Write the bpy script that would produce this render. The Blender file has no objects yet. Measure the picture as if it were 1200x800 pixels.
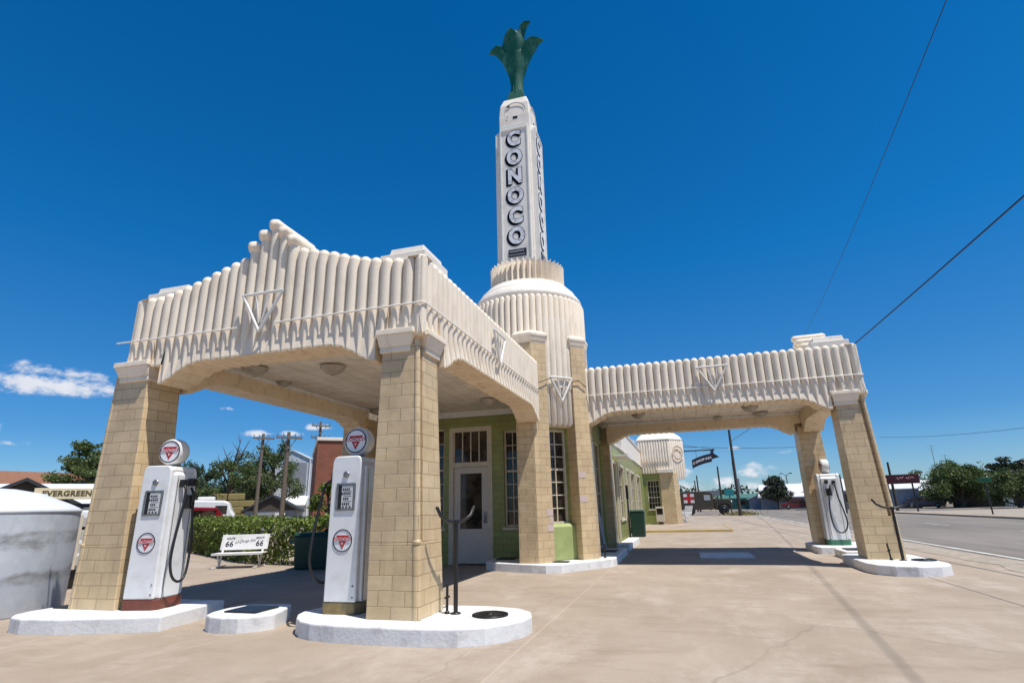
import bpy, bmesh, math, random
from mathutils import Vector, Matrix
R = math.radians
PI = math.pi
rnd = random.Random(7)
scene = bpy.context.scene
COL = scene.collection

# ------------------------------------------------------------------ camera
CAM = Vector((2.8298, -5.8355, 1.2911))
FW = Vector((-0.27015657, 0.91816681, 0.2898019))
RT = Vector((0.95689739, 0.28936854, -0.02476338))
UP = Vector((0.10659647, -0.27062069, 0.95676624))
FPX = 642.52
cd = bpy.data.cameras.new('camera'); cam = bpy.data.objects.new('camera', cd); COL.objects.link(cam)
M = Matrix((RT, UP, -FW)).transposed().to_4x4(); M.translation = CAM
cam.matrix_world = M
cd.sensor_width = 36; cd.lens = FPX / 1200 * 36; cd.clip_start = .05; cd.clip_end = 4000
scene.camera = cam
scene.render.resolution_x, scene.render.resolution_y = 1024, 682

def ray(px, py):
    return FW + RT * ((px - 600) / FPX) + UP * ((400 - py) / FPX)
def at(px, d, py=None):
    """ground point (or, with py, point) seen at photo column px at horizontal distance d; used to lay out the far background"""
    y = 594.6 - (px - 600) * .0259
    r = ray(px, y if py is None else py)
    k = d / math.hypot(r.x, r.y)
    return Vector((CAM.x + r.x * k, CAM.y + r.y * k, 0 if py is None else CAM.z + r.z * k))
def facing(p):
    """rotation about z that turns local -Y to the camera side of the place"""
    return math.atan2(p.y - CAM.y, p.x - CAM.x) - PI / 2

# ------------------------------------------------------------------ materials
MATS = {}
def nodes_of(name):
    m = bpy.data.materials.new(name); m.use_nodes = True
    nt = m.node_tree; b = nt.nodes['Principled BSDF']
    return m, nt, b
def N(nt, t, **kw):
    n = nt.nodes.new(t)
    for k, v in kw.items():
        if k.startswith('i_'): n.inputs[k[2:].replace('_', ' ')].default_value = v
        else: setattr(n, k, v)
    return n
def c4(c): return (c[0], c[1], c[2], 1)
def mixc(nt, fac, a, b, mode='MIX'):
    n = nt.nodes.new('ShaderNodeMix'); n.data_type = 'RGBA'; n.blend_type = mode
    for sock, v in ((0, fac), (6, a), (7, b)):
        if hasattr(v, 'links') or isinstance(v, bpy.types.NodeSocket): nt.links.new(v, n.inputs[sock])
        else: n.inputs[sock].default_value = v if sock == 0 else c4(v)
    return n.outputs[2]
def ramp(nt, src, p0, p1, c0=(0, 0, 0), c1=(1, 1, 1)):
    r = nt.nodes.new('ShaderNodeValToRGB'); e = r.color_ramp.elements
    e[0].position = p0; e[1].position = p1; e[0].color = c4(c0); e[1].color = c4(c1)
    nt.links.new(src, r.inputs[0]); return r.outputs[0]
def noise(nt, scale, detail=4, rough=.55, coord='Object', vec=None, stretch=None):
    if vec is None:
        tc = N(nt, 'ShaderNodeTexCoord'); vec = tc.outputs[coord]
    if stretch:
        mp = N(nt, 'ShaderNodeMapping'); mp.inputs['Scale'].default_value = stretch
        nt.links.new(vec, mp.inputs[0]); vec = mp.outputs[0]
    n = N(nt, 'ShaderNodeTexNoise'); n.inputs['Scale'].default_value = scale
    n.inputs['Detail'].default_value = detail; n.inputs['Roughness'].default_value = rough
    nt.links.new(vec, n.inputs['Vector']); return n.outputs[0]
def bump(nt, b, h, strength, dist=.01, prev=None):
    bp = N(nt, 'ShaderNodeBump'); bp.inputs['Strength'].default_value = strength; bp.inputs['Distance'].default_value = dist
    nt.links.new(h, bp.inputs['Height'])
    if prev: nt.links.new(prev, bp.inputs['Normal'])
    nt.links.new(bp.outputs[0], b.inputs['Normal']); return bp.outputs[0]
def mat(name, col, rough=.6, var=.18, scale=3, bmp=0, bscale=60, metal=0, dirt=None, dirt_amt=.5, dscale=2.5, coat=0, streak=False, spec=.5):
    if name in MATS: return MATS[name]
    m, nt, b = nodes_of(name)
    n = noise(nt, scale)
    f = ramp(nt, n, .3, .7)
    dark = tuple(x * (1 - var) for x in col)
    out = mixc(nt, f, dark, col)
    if dirt:
        d = noise(nt, dscale, 6, .62, stretch=(1, 1, .25) if streak else None)
        d = ramp(nt, d, .5, .72, (0, 0, 0), (dirt_amt,) * 3)
        out = mixc(nt, d, out, dirt)
    nt.links.new(out, b.inputs['Base Color'])
    b.inputs['Roughness'].default_value = rough; b.inputs['Metallic'].default_value = metal
    b.inputs['Coat Weight'].default_value = coat; b.inputs['Specular IOR Level'].default_value = spec
    if bmp:
        bump(nt, b, noise(nt, bscale, 3), bmp, .008)
    MATS[name] = m; return m
def brickmat(name, c1, c2, mortar, bw, bh, ms, rough=.35, bstr=.6, patch=None, dirt=None, offs=.5):
    m, nt, b = nodes_of(name)
    uv = N(nt, 'ShaderNodeUVMap')
    wob = noise(nt, 3, 2, vec=uv.outputs[0])
    br = N(nt, 'ShaderNodeTexBrick'); br.inputs['Scale'].default_value = 1; br.offset = offs
    br.inputs['Brick Width'].default_value = bw; br.inputs['Row Height'].default_value = bh
    br.inputs['Mortar Size'].default_value = ms; br.inputs['Mortar Smooth'].default_value = .25; br.inputs['Bias'].default_value = 0
    br.inputs['Color1'].default_value = c4(c1); br.inputs['Color2'].default_value = c4(c2); br.inputs['Mortar'].default_value = c4(mortar)
    vm = N(nt, 'ShaderNodeVectorMath', operation='MULTIPLY_ADD')
    nt.links.new(wob, vm.inputs[0]); vm.inputs[1].default_value = (.012, .02, 0); nt.links.new(uv.outputs[0], vm.inputs[2])
    nt.links.new(vm.outputs[0], br.inputs['Vector'])
    out = br.outputs[0]
    f = ramp(nt, noise(nt, 2.2, 6), .35, .7, (.82, .8, .78), (1.05, 1.04, 1.03))
    out = mixc(nt, 1.0, out, f, 'MULTIPLY')
    sp = ramp(nt, noise(nt, 38, 3), .6, .75, (0, 0, 0), (.3, .3, .3))
    out = mixc(nt, sp, out, tuple(x * .62 for x in c2))
    st = ramp(nt, noise(nt, 3.5, 5, .6, stretch=(2.4, 2.4, .3)), .54, .78, (0, 0, 0), (.42, .42, .42))
    out = mixc(nt, st, out, dirt or tuple(x * .62 for x in c2))
    nt.links.new(out, b.inputs['Base Color'])
    b.inputs['Roughness'].default_value = rough
    inv = N(nt, 'ShaderNodeMath', operation='SUBTRACT'); inv.inputs[0].default_value = 1; nt.links.new(br.outputs['Fac'], inv.inputs[1])
    p = bump(nt, b, inv.outputs[0], bstr, .012)
    bump(nt, b, noise(nt, 9, 4), .25, .02, p)
    MATS[name] = m; return m

STUCCO = mat('cream stucco', (.83, .725, .585), .66, .08, 2.2, .5, 48, dirt=(.50, .40, .29), dirt_amt=.45, dscale=6, streak=True)
STUCCO_W = mat('white stucco', (.83, .76, .665), .6, .07, 2.5, .3, 60, dirt=(.5, .44, .37), dirt_amt=.45, dscale=5)
UNDER = mat('tan painted underside', (.80, .64, .44), .6, .15, 3, .3, 50, dirt=(.36, .2, .1), dirt_amt=.55, dscale=6)
BLOCK = brickmat('tan glazed block', (.67, .515, .31), (.61, .455, .26), (.36, .25, .135), .325, .155, .0046)
ROLL = mat('tan glazed roll', (.60, .455, .275), .4, .1, 5, .2, 20, dirt=(.35, .25, .14), dirt_amt=.4, dscale=9)
GREENB = brickmat('green glazed block', (.32, .355, .11), (.29, .32, .095), (.16, .18, .05), .4, .155, .005, .33, .5)
GREENL = mat('green ledge paint', (.36, .42, .16), .5, .15, 4, .2, 30, dirt=(.2, .22, .08))
CREAM = mat('cream trim paint', (.66, .58, .45), .5, .12, 6, .1, 40, dirt=(.35, .29, .2), dirt_amt=.4, dscale=8)
WHITE = mat('white trim paint', (.78, .76, .72), .45, .08, 5, .1, 40, dirt=(.45, .4, .33), dirt_amt=.35, dscale=6)
ISLAND = mat('white painted concrete', (.80, .79, .77), .55, .09, 2, .5, 26, dirt=(.42, .39, .36), dirt_amt=.6, dscale=5)
GLASS, nt, b = nodes_of('dark window glass')
b.inputs['Base Color'].default_value = (.02, .018, .016, 1); b.inputs['Roughness'].default_value = .06
nt.links.new(mixc(nt, ramp(nt, noise(nt, 3, 3), .45, .62), (.012, .01, .009), (.07, .052, .038)), b.inputs['Base Color'])
ENAMEL = mat('white pump enamel', (.80, .80, .79), .22, .05, 4, .05, 20, dirt=(.5, .46, .4), dirt_amt=.35, dscale=5, coat=.3)
RUST = mat('red brown skirt paint', (.21, .055, .032), .5, .3, 9, .2, 60, dirt=(.10, .04, .02))
OLIVE = mat('worn olive skirt paint', (.28, .20, .075), .5, .35, 9, .2, 60, dirt=(.04, .06, .05), dirt_amt=.9, dscale=5)
TEAL = mat('green skirt paint', (.06, .22, .13), .5, .25, 9, .2, 60)
BLACK = mat('black paint', (.012, .012, .013), .38, .3, 8, .1, 60)
INK = mat('black lettering paint', (.014, .016, .03), .5, .2, 14)
RUBBER = mat('black rubber', (.016, .016, .017), .45, .3, 20)
STEEL = mat('dull steel', (.35, .35, .34), .42, .3, 12, .1, 60, metal=.8, dirt=(.08, .07, .06))
RED = mat('red enamel', (.50, .022, .022), .4, .15, 12)
PALE = mat('white lettering paint', (.80, .81, .85), .5, .1, 9, dirt=(.05, .05, .08), dirt_amt=.8, dscale=9)
DKGREEN = mat('dark green finial paint', (.004, .10, .072), .6, .25, 6, .1, 30, dirt=(.16, .36, .30), dirt_amt=.35, dscale=2.2, spec=.25)
BINGREEN = mat('dark green bin', (.008, .05, .033), .45, .2, 6, .1, 60)
WOODPOLE = mat('weathered pole wood', (.20, .155, .115), .85, .4, 12, .6, 40)
DARKPOLE = mat('dark pole wood', (.06, .05, .042), .85, .4, 12, .6, 40)
GREYM = mat('grey weathered boards', (.30, .32, .36), .7, .2, 4, .2, 30, dirt=(.2, .19, .18))
SILO = mat('pale metal siding', (.62, .66, .70), .5, .15, 3, .1, 30, dirt=(.35, .33, .3), streak=True)
BRICKRED = brickmat('red brick', (.30, .085, .04), (.23, .065, .032), (.26, .16, .11), .22, .075, .008, .8, .5)
ROOFBR = mat('brown shingle roof', (.27, .125, .07), .85, .25, 6, .6, 14)
ROOFDK = mat('dark shingle roof', (.035, .04, .045), .8, .3, 6, .5, 30)
ROOFW = mat('pale metal roof', (.72, .74, .76), .45, .1, 3, .1, 20, dirt=(.5, .47, .44))
DIRT = mat('dry dirt and dead grass', (.38, .30, .21), .95, .3, .25, .5, 14, dirt=(.17, .18, .07), dirt_amt=.75, dscale=.09)

# apron concrete: mottled pinkish tan with joints and stains
def concrete():
    m, nt, b = nodes_of('tan concrete paving')
    tc = N(nt, 'ShaderNodeTexCoord'); o = tc.outputs['Object']
    a = ramp(nt, noise(nt, .6, 12, .7, vec=o), .36, .64)
    out = mixc(nt, a, (.32, .253, .188), (.405, .328, .254))
    w = ramp(nt, noise(nt, 1.0, 14, .74, vec=o, stretch=(1, .5, 1)),   .50, .66, (0, 0, 0), (.85, .85, .85))
    out = mixc(nt, w, out, (.47, .395, .325))
    d = ramp(nt, noise(nt, 2.0, 14, .76, vec=o, stretch=(.35, 1, 1)), .52, .70, (0, 0, 0), (.65, .65, .65))
    out = mixc(nt, d, out, (.255, .185, .13))
    g = ramp(nt, noise(nt, 120, 2, .6, vec=o), .35, .7, (.84, .84, .84), (1.06, 1.06, 1.06))
    out = mixc(nt, 1.0, out, g, 'MULTIPLY')
    sep = N(nt, 'ShaderNodeSeparateXYZ'); nt.links.new(o, sep.inputs[0])
    wob = noise(nt, 1.5, 4, vec=o)
    def line(axis, pos, wd, wamp=.03, soft=.5):
        s = N(nt, 'ShaderNodeMath', operation='MULTIPLY_ADD'); nt.links.new(wob, s.inputs[0]); s.inputs[1].default_value = wamp; nt.links.new(sep.outputs[axis], s.inputs[2])
        k = N(nt, 'ShaderNodeMath', operation='SUBTRACT'); nt.links.new(s.outputs[0], k.inputs[0]); k.inputs[1].default_value = pos + wamp / 2
        k2 = N(nt, 'ShaderNodeMath', operation='ABSOLUTE'); nt.links.new(k.outputs[0], k2.inputs[0])
        mr = N(nt, 'ShaderNodeMapRange'); nt.links.new(k2.outputs[0], mr.inputs[0])
        mr.inputs[1].default_value = wd * soft; mr.inputs[2].default_value = wd; mr.inputs[3].default_value = 1; mr.inputs[4].default_value = 0
        return mr.outputs[0]
    for ax, pos, wd, amp, amt, colr, soft in ((0, 1.17, .012, .02, .35, (.56, .46, .34), .5), (0, 6.62, .017, .03, .95, (.09, .07, .06), .6),
                              (1, 13.9, .02, .03, .7, (.15, .11, .09), .5), (1, -3.4, .02, .03, .7, (.18, .13, .1), .5), (0, -5.6, .02, .03, .6, (.15, .11, .09), .5), (1, 20.5, .03, .03, .6, (.15, .11, .09), .5)):
        l = line(ax, pos, wd, amp, soft)
        mu = N(nt, 'ShaderNodeMath', operation='MULTIPLY'); nt.links.new(l, mu.inputs[0]); mu.inputs[1].default_value = amt
        out = mixc(nt, mu.outputs[0], out, colr)
    v = N(nt, 'ShaderNodeTexVoronoi', feature='F1'); v.inputs['Scale'].default_value = .8; nt.links.new(o, v.inputs['Vector'])
    sp = ramp(nt, v.outputs['Distance'], .016, .022, (.85, .85, .85), (0, 0, 0))
    out = mixc(nt, sp, out, (.07, .055, .045))
    vm = N(nt, 'ShaderNodeVectorMath', operation='MULTIPLY_ADD'); wn2 = N(nt, 'ShaderNodeTexNoise'); wn2.inputs['Scale'].default_value = 1.6; wn2.inputs['Detail'].default_value = 6; nt.links.new(o, wn2.inputs['Vector'])
    nt.links.new(wn2.outputs[1], vm.inputs[0]); vm.inputs[1].default_value = (.55, .55, 0); nt.links.new(o, vm.inputs[2])
    vc = N(nt, 'ShaderNodeTexVoronoi', feature='DISTANCE_TO_EDGE'); vc.inputs['Scale'].default_value = .21; nt.links.new(vm.outputs[0], vc.inputs['Vector'])
    cr = ramp(nt, vc.outputs['Distance'], .0012, .003, (1, 1, 1), (0, 0, 0))
    cm = ramp(nt, noise(nt, .35, 3, .5, vec=o), .46, .54, (0, 0, 0), (.32, .32, .32))
    out = mixc(nt, mixc(nt, 1.0, cr, cm, 'MULTIPLY'), out, (.13, .095, .07))
    oil = ramp(nt, noise(nt, 1.25, 4, .55, vec=o), .70, .78, (0, 0, 0), (.55, .55, .55))
    out = mixc(nt, oil, out, (.15, .115, .09))
    nt.links.new(out, b.inputs['Base Color']); b.inputs['Roughness'].default_value = .78
    p = bump(nt, b, noise(nt, 90, 4, vec=o), .35, .006)
    bump(nt, b, noise(nt, 3, 5, vec=o), .25, .03, p)
    return m
CONC = concrete()
def asphalt():
    m, nt, b = nodes_of('worn grey asphalt')
    tc = N(nt, 'ShaderNodeTexCoord'); o = tc.outputs['Object']
    out = mixc(nt, ramp(nt, noise(nt, .8, 7, .6, vec=o, stretch=(1, .12, 1)), .35, .68), (.165, .143, .122), (.25, .22, .187))
    g = ramp(nt, noise(nt, 60, 3, .7, vec=o), .3, .72, (.75, .75, .75), (1.12, 1.12, 1.12))
    out = mixc(nt, 1.0, out, g, 'MULTIPLY')
    tar = ramp(nt, noise(nt, .5, 3, .5, vec=o, stretch=(1.6, .05, 1)), .62, .68, (0, 0, 0), (.5, .5, .5))
    out = mixc(nt, tar, out, (.11, .10, .095))
    nt.links.new(out, b.inputs['Base Color']); b.inputs['Roughness'].default_value = .85
    bump(nt, b, noise(nt, 70, 3, vec=o), .5, .008)
    return m
ASPH = asphalt()
ROADPAINT = mat('worn road paint', (.62, .60, .55), .7, .2, 4, .2, 60, dirt=(.28, .25, .22), dirt_amt=.9, dscale=3)
YELLOW = mat('worn yellow kerb paint', (.60, .42, .13), .7, .2, 4, .2, 60, dirt=(.42, .34, .27), dirt_amt=.9, dscale=2)
GRAVEL = mat('pale gravel', (.40, .345, .28), .95, .35, 3, 1, 40, dirt=(.22, .18, .14), dirt_amt=.7, dscale=5)
def leafmat(name, a, bcol, trans=.25):
    m, nt, b = nodes_of(name)
    g = N(nt, 'ShaderNodeNewGeometry')
    r = ramp(nt, g.outputs['Random Per Island'], 0, 1, a, bcol)
    n = ramp(nt, noise(nt, .9, 3), .3, .7, (.7, .7, .7), (1.2, 1.2, 1.2))
    nt.links.new(mixc(nt, 1.0, r, n, 'MULTIPLY'), b.inputs['Base Color'])
    b.inputs['Roughness'].default_value = .55
    b.inputs['Subsurface Weight'].default_value = 0
    t = N(nt, 'ShaderNodeBsdfTranslucent'); nt.links.new(r, t.inputs['Color'])
    ms = N(nt, 'ShaderNodeMixShader'); ms.inputs[0].default_value = trans
    nt.links.new(b.outputs[0], ms.inputs[1]); nt.links.new(t.outputs[0], ms.inputs[2])
    nt.links.new(ms.outputs[0], nt.nodes['Material Output'].inputs[0])
    return m
LEAF_A = leafmat('mid green leaves', (.055, .09, .02), (.125, .17, .045))
LEAF_B = leafmat('dark green leaves', (.022, .045, .016), (.06, .10, .028))
LEAF_C = leafmat('bright hedge leaves', (.09, .135, .02), (.20, .26, .045))
LEAF_D = leafmat('cedar leaves', (.014, .026, .010), (.035, .055, .018), .1)
LEAF_O = leafmat('dry hedge leaves', (.14, .08, .03), (.22, .14, .05))
BARK = mat('grey brown bark', (.12, .095, .07), .9, .4, 14, .7, 30)
OLIVEDRAB = mat('olive drab paint', (.062, .05, .032), .5, .2, 3, .1, 30)
HAY = mat('hay', (.34, .26, .10), .95, .4, 8, .8, 25)
CARRED = mat('dark red car paint', (.20, .012, .018), .3, .1, 4, coat=.5)
CARWHITE = mat('white car paint', (.78, .78, .77), .35, .06, 4, coat=.3)
TANKW = mat('bluish white tank paint', (.66, .70, .77), .5, .08, 1.5, .12, 20, dirt=(.36, .37, .38), dirt_amt=.6, dscale=1.6)
BOARD = mat('straw sign board', (.80, .67, .42), .6, .12, 5)
BROWNINK = mat('dark olive lettering', (.10, .075, .02), .6, .1, 9)
DKB = mat('dark brown siding', (.075, .06, .045), .8, .25, 4, .3, 20)
TEALROOF = mat('teal building paint', (.06, .17, .135), .6, .2, 4)
SIGNRED = mat('dark red sign paint', (.09, .009, .014), .45, .2, 4)
PINK = mat('pinkish replaced block', (.62, .47, .42), .4, .08, 9)

# ------------------------------------------------------------------ mesh builder
class MB:
    def __init__(s, tf=None, flip=False):
        s.v = []; s.f = []; s.mi = []; s.sm = []; s.tf = tf; s.flip = flip
    def add(s, verts, faces, m=0, smooth=False):
        k = len(s.v)
        s.v.extend([s.tf(Vector(p)) if s.tf else Vector(p) for p in verts])
        for f in faces:
            f = [k + i for i in f]
            s.f.append(f[::-1] if s.flip else f); s.mi.append(m); s.sm.append(smooth)
    def box(s, x0, x1, y0, y1, z0, z1, m=0, mx=None):
        v = [Vector((x, y, z)) for z in (z0, z1) for y in (y0, y1) for x in (x0, x1)]
        if mx: v = [mx @ p for p in v]
        s.add(v, [(0, 2, 3, 1), (4, 5, 7, 6), (0, 1, 5, 4), (2, 6, 7, 3), (0, 4, 6, 2), (1, 3, 7, 5)], m)
    def frustum(s, b, t, z0, z1, m=0, mx=None):
        """b, t = (x0,x1,y0,y1) of the bottom and the top"""
        v = [Vector((x, y, z0)) for y in b[2:] for x in b[:2]] + [Vector((x, y, z1)) for y in t[2:] for x in t[:2]]
        if mx: v = [mx @ p for p in v]
        s.add(v, [(0, 2, 3, 1), (4, 5, 7, 6), (0, 1, 5, 4), (2, 6, 7, 3), (0, 4, 6, 2), (1, 3, 7, 5)], m)
    def prism(s, pts, z0, z1, m=0, smooth=False, mx=None, top=None):
        n = len(pts); top = top or pts
        v = [Vector((x, y, z0)) for x, y in pts] + [Vector((x, y, z1)) for x, y in top]
        if mx: v = [mx @ p for p in v]
        s.add(v, [tuple(range(n))[::-1], tuple(range(n, 2 * n))], m)
        s.add(v, [(i, (i + 1) % n, n + (i + 1) % n, n + i) for i in range(n)], m, smooth)
    def tube(s, pts, rad, seg=8, m=0, smooth=True, caps=True):
        pts = [Vector(p) for p in pts]; n = len(pts)
        if not isinstance(rad, (list, tuple)): rad = [rad] * n
        v = []; prev = None
        for i, p in enumerate(pts):
            d = (pts[min(i + 1, n - 1)] - pts[max(i - 1, 0)]).normalized()
            if prev is None: a = d.orthogonal().normalized()
            else:
                a = prev - d * prev.dot(d)
                a = a.normalized() if a.length > 1e-6 else d.orthogonal().normalized()
            prev = a; bb = d.cross(a)
            for k in range(seg):
                t = 2 * PI * k / seg; v.append(p + (a * math.cos(t) + bb * math.sin(t)) * rad[i])
        f = [(i * seg + k, i * seg + (k + 1) % seg, (i + 1) * seg + (k + 1) % seg, (i + 1) * seg + k) for i in range(n - 1) for k in range(seg)]
        s.add(v, f, m, smooth)
        if caps: s.add(v, [tuple(range(seg))[::-1], tuple(range((n - 1) * seg, n * seg))], m)
    def lathe(s, prof, seg=32, c=(0, 0, 0), m=0, smooth=True, mx=None, a0=0, a1=2 * PI):
        v = []; n = len(prof); full = abs(a1 - a0 - 2 * PI) < 1e-6
        cols = seg if full else seg + 1
        for r, z in prof:
            for k in range(cols):
                t = a0 + (a1 - a0) * k / seg; p = Vector((r * math.cos(t), r * math.sin(t), z))
                v.append((mx @ p if mx else p) + Vector(c))
        f = [(i * cols + k, i * cols + (k + 1) % cols, (i + 1) * cols + (k + 1) % cols, (i + 1) * cols + k) for i in range(n - 1) for k in range(seg)]
        s.add(v, f, m, smooth)
    def ball(s, c, r, m=0, seg=12, rings=8, sc=(1, 1, 1), mx=None):
        prof = [(max(1e-4, math.cos(-PI / 2 + PI * i / rings)) * r, math.sin(-PI / 2 + PI * i / rings) * r) for i in range(rings + 1)]
        S = Matrix.Diagonal((*sc, 1)); s.lathe(prof, seg, c, m, True, (mx @ S) if mx else S)
    def text(s, body, size, mx, m=0, extrude=.004, offset=0, shear=0, warp=None, align='CENTER', spacing=1, res=3):
        cu = bpy.data.curves.new('lettering', 'FONT'); cu.body = body; cu.size = size; cu.extrude = extrude; cu.offset = offset
        cu.shear = shear; cu.align_x = align; cu.align_y = 'CENTER'; cu.space_character = spacing; cu.resolution_u = res
        o = bpy.data.objects.new('lettering', cu); COL.objects.link(o)
        dg = bpy.context.evaluated_depsgraph_get(); me = bpy.data.meshes.new_from_object(o.evaluated_get(dg))
        vs = [v.co.copy() for v in me.vertices]
        if warp: vs = [warp(p) for p in vs]
        s.add([mx @ p for p in vs], [tuple(p.vertices) for p in me.polygons], m)
        bpy.data.objects.remove(o); bpy.data.curves.remove(cu); bpy.data.meshes.remove(me)
    def obj(s, name, mats, parent=None, bevel=0, uv=True, seg=2):
        me = bpy.data.meshes.new(name)
        org = parent.matrix_basis if False else None
        me.from_pydata(s.v, [], s.f)
        for m in (mats if isinstance(mats, (list, tuple)) else [mats]): me.materials.append(m)
        me.polygons.foreach_set('material_index', s.mi); me.polygons.foreach_set('use_smooth', s.sm)
        if bevel:
            bm = bmesh.new(); bm.from_mesh(me)
            bmesh.ops.remove_doubles(bm, verts=bm.verts, dist=1e-5)
            ed = [e for e in bm.edges if len(e.link_faces) == 2 and e.calc_face_angle(0) > R(35)]
            bmesh.ops.bevel(bm, geom=ed, offset=bevel, segments=seg, affect='EDGES', profile=.5, clamp_overlap=True)
            bm.to_mesh(me); bm.free()
        if uv:
            L = me.uv_layers.new(name='UVMap').data
            for p in me.polygons:
                n = p.normal
                if abs(n.z) > .75: tx, ty = Vector((1, 0, 0)), Vector((0, 1, 0))
                else:
                    tx = Vector((-n.y, n.x, 0)).normalized(); ty = Vector((0, 0, 1))
                for li in p.loop_indices:
                    co = me.vertices[me.loops[li].vertex_index].co
                    L[li].uv = (co.dot(tx), co.dot(ty))
        me.update()
        o = bpy.data.objects.new(name, me); COL.objects.link(o)
        if parent: o.parent = parent
        return o
def thing(name, label, cat, loc=(0, 0, 0), rz=0, group=None):
    o = bpy.data.objects.new(name, None); COL.objects.link(o); o.empty_display_size = .2
    o.location = loc; o.rotation_euler = (0, 0, rz); o['label'] = label; o['category'] = cat
    if group: o['group'] = group
    return o
def tag(o, label, cat, group=None, loc=None, rz=0):
    o['label'] = label; o['category'] = cat
    if group: o['group'] = group
    if loc is not None: o.location = loc; o.rotation_euler = (0, 0, rz)
    return o
def struct(o, kind='structure'):
    o['kind'] = kind; return o
def rz_m(a, loc=(0, 0, 0)): return Matrix.Translation(loc) @ Matrix.Rotation(a, 4, 'Z')
# frame whose local x,y plane stands upright and faces -Y (text readable from -Y)
FRONT = Matrix.Rotation(PI / 2, 4, 'X')
def front(x, y, z, rz=0): return Matrix.Translation((x, y, z)) @ Matrix.Rotation(rz, 4, 'Z') @ FRONT

# ------------------------------------------------------------------ ground
g = MB(); g.add([(-900, -300, -.03), (900, -300, -.03), (900, 1500, -.03), (-900, 1500, -.03)], [(0, 1, 2, 3)]); struct(g.obj('ground', DIRT, uv=False))
g = MB(); g.add([(-9.5, -30, 0), (9.05, -30, 0), (9.05, 62, 0), (.45, 62, 0), (.45, 12, 0), (-9.5, 9.5, 0)], [(0, 1, 2, 3, 4, 5)]); struct(g.obj('concrete_apron', CONC, uv=False))
g = MB(); g.add([(-19, -30, -.012), (-9.5, -30, -.012), (-9.5, 9.5, -.012), (-12, 10, -.012), (-40, 24, -.012), (-40, -30, -.012)], [(0, 1, 2, 3, 4, 5)]); struct(g.obj('side_street', CONC, uv=False))
g = MB(); g.add([(8.9, -60, -.014), (20.5, -60, -.014), (20.5, 62, -.014), (90, 64, -.014), (90, 100, -.014), (20.5, 100, -.014), (20.5, 400, -.014), (8.9, 400, -.014), (8.9, 100, -.014), (-40, 100, -.014), (-40, 62.5, -.014), (8.9, 62.5, -.014)],
      [tuple(range(12))]); struct(g.obj('road', ASPH, uv=False))
g = MB()
rr = random.Random(3)
def strip(mb, x0, x1, y0, y1, z, steps=30, jit=.0, m=0):
    ys = [y0 + (y1 - y0) * i / steps for i in range(steps + 1)]
    v = [(x0 + rr.uniform(-jit, jit), y, z) for y in ys] + [(x1 + rr.uniform(-jit, jit), y, z) for y in ys]
    n = steps + 1
    mb.add(v, [(i, n + i, n + i + 1, i + 1) for i in range(steps)], m)
strip(g, 8.35, 9.2, -30, 55, .006, 90, .18); struct(g.obj('gravel_edge', GRAVEL, uv=False))
g = MB(); strip(g, 9.38, 9.52, -30, 60, -.004, 60, .012)
for k in range(12): strip(g, 14.55, 14.68, -10 + k * 9, -10 + k * 9 + 3, -.004, 4, .01)
struct(g.obj('road_markings', ROADPAINT, uv=False))
# far pavement and lot across the road
g = MB(); g.box(20.5, 22.3, -60, 61, -.03, .1); g.box(20.5, 90, 100, 102, -.03, .1); struct(g.obj('far_pavement', CONC, bevel=.03, uv=False))
g = MB(); g.add([(22.3, -60, -.008), (60, -60, -.008), (60, 61, -.008), (22.3, 61, -.008)], [(0, 1, 2, 3)]); struct(g.obj('far_lot', GRAVEL, uv=False))
g = MB(); g.box(.46, 4.75, 22.4, 44, -.02, .11); struct(g.obj('cafe_pavement', CONC, bevel=.03, uv=False))
g = MB(); g.box(.46, 4.78, 22.33, 22.395, -.02, .114); g.box(4.756, 4.82, 22.4, 30, -.02, .114); struct(g.obj('yellow_kerb', YELLOW, bevel=.02, uv=False))
rr = random.Random(12)

# ------------------------------------------------------------------ the service station
station = thing('service_station', 'cream art deco filling station with fluted canopies, tan block pillars and tall lettered tower', 'gas station')
MIR = lambda p: Vector((6.76 - p.y, 7.02 - p.x, p.z))
ZR, ZT, ZC = 3.80, 4.50, 3.70
EMB = MATS['white trim paint']

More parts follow.
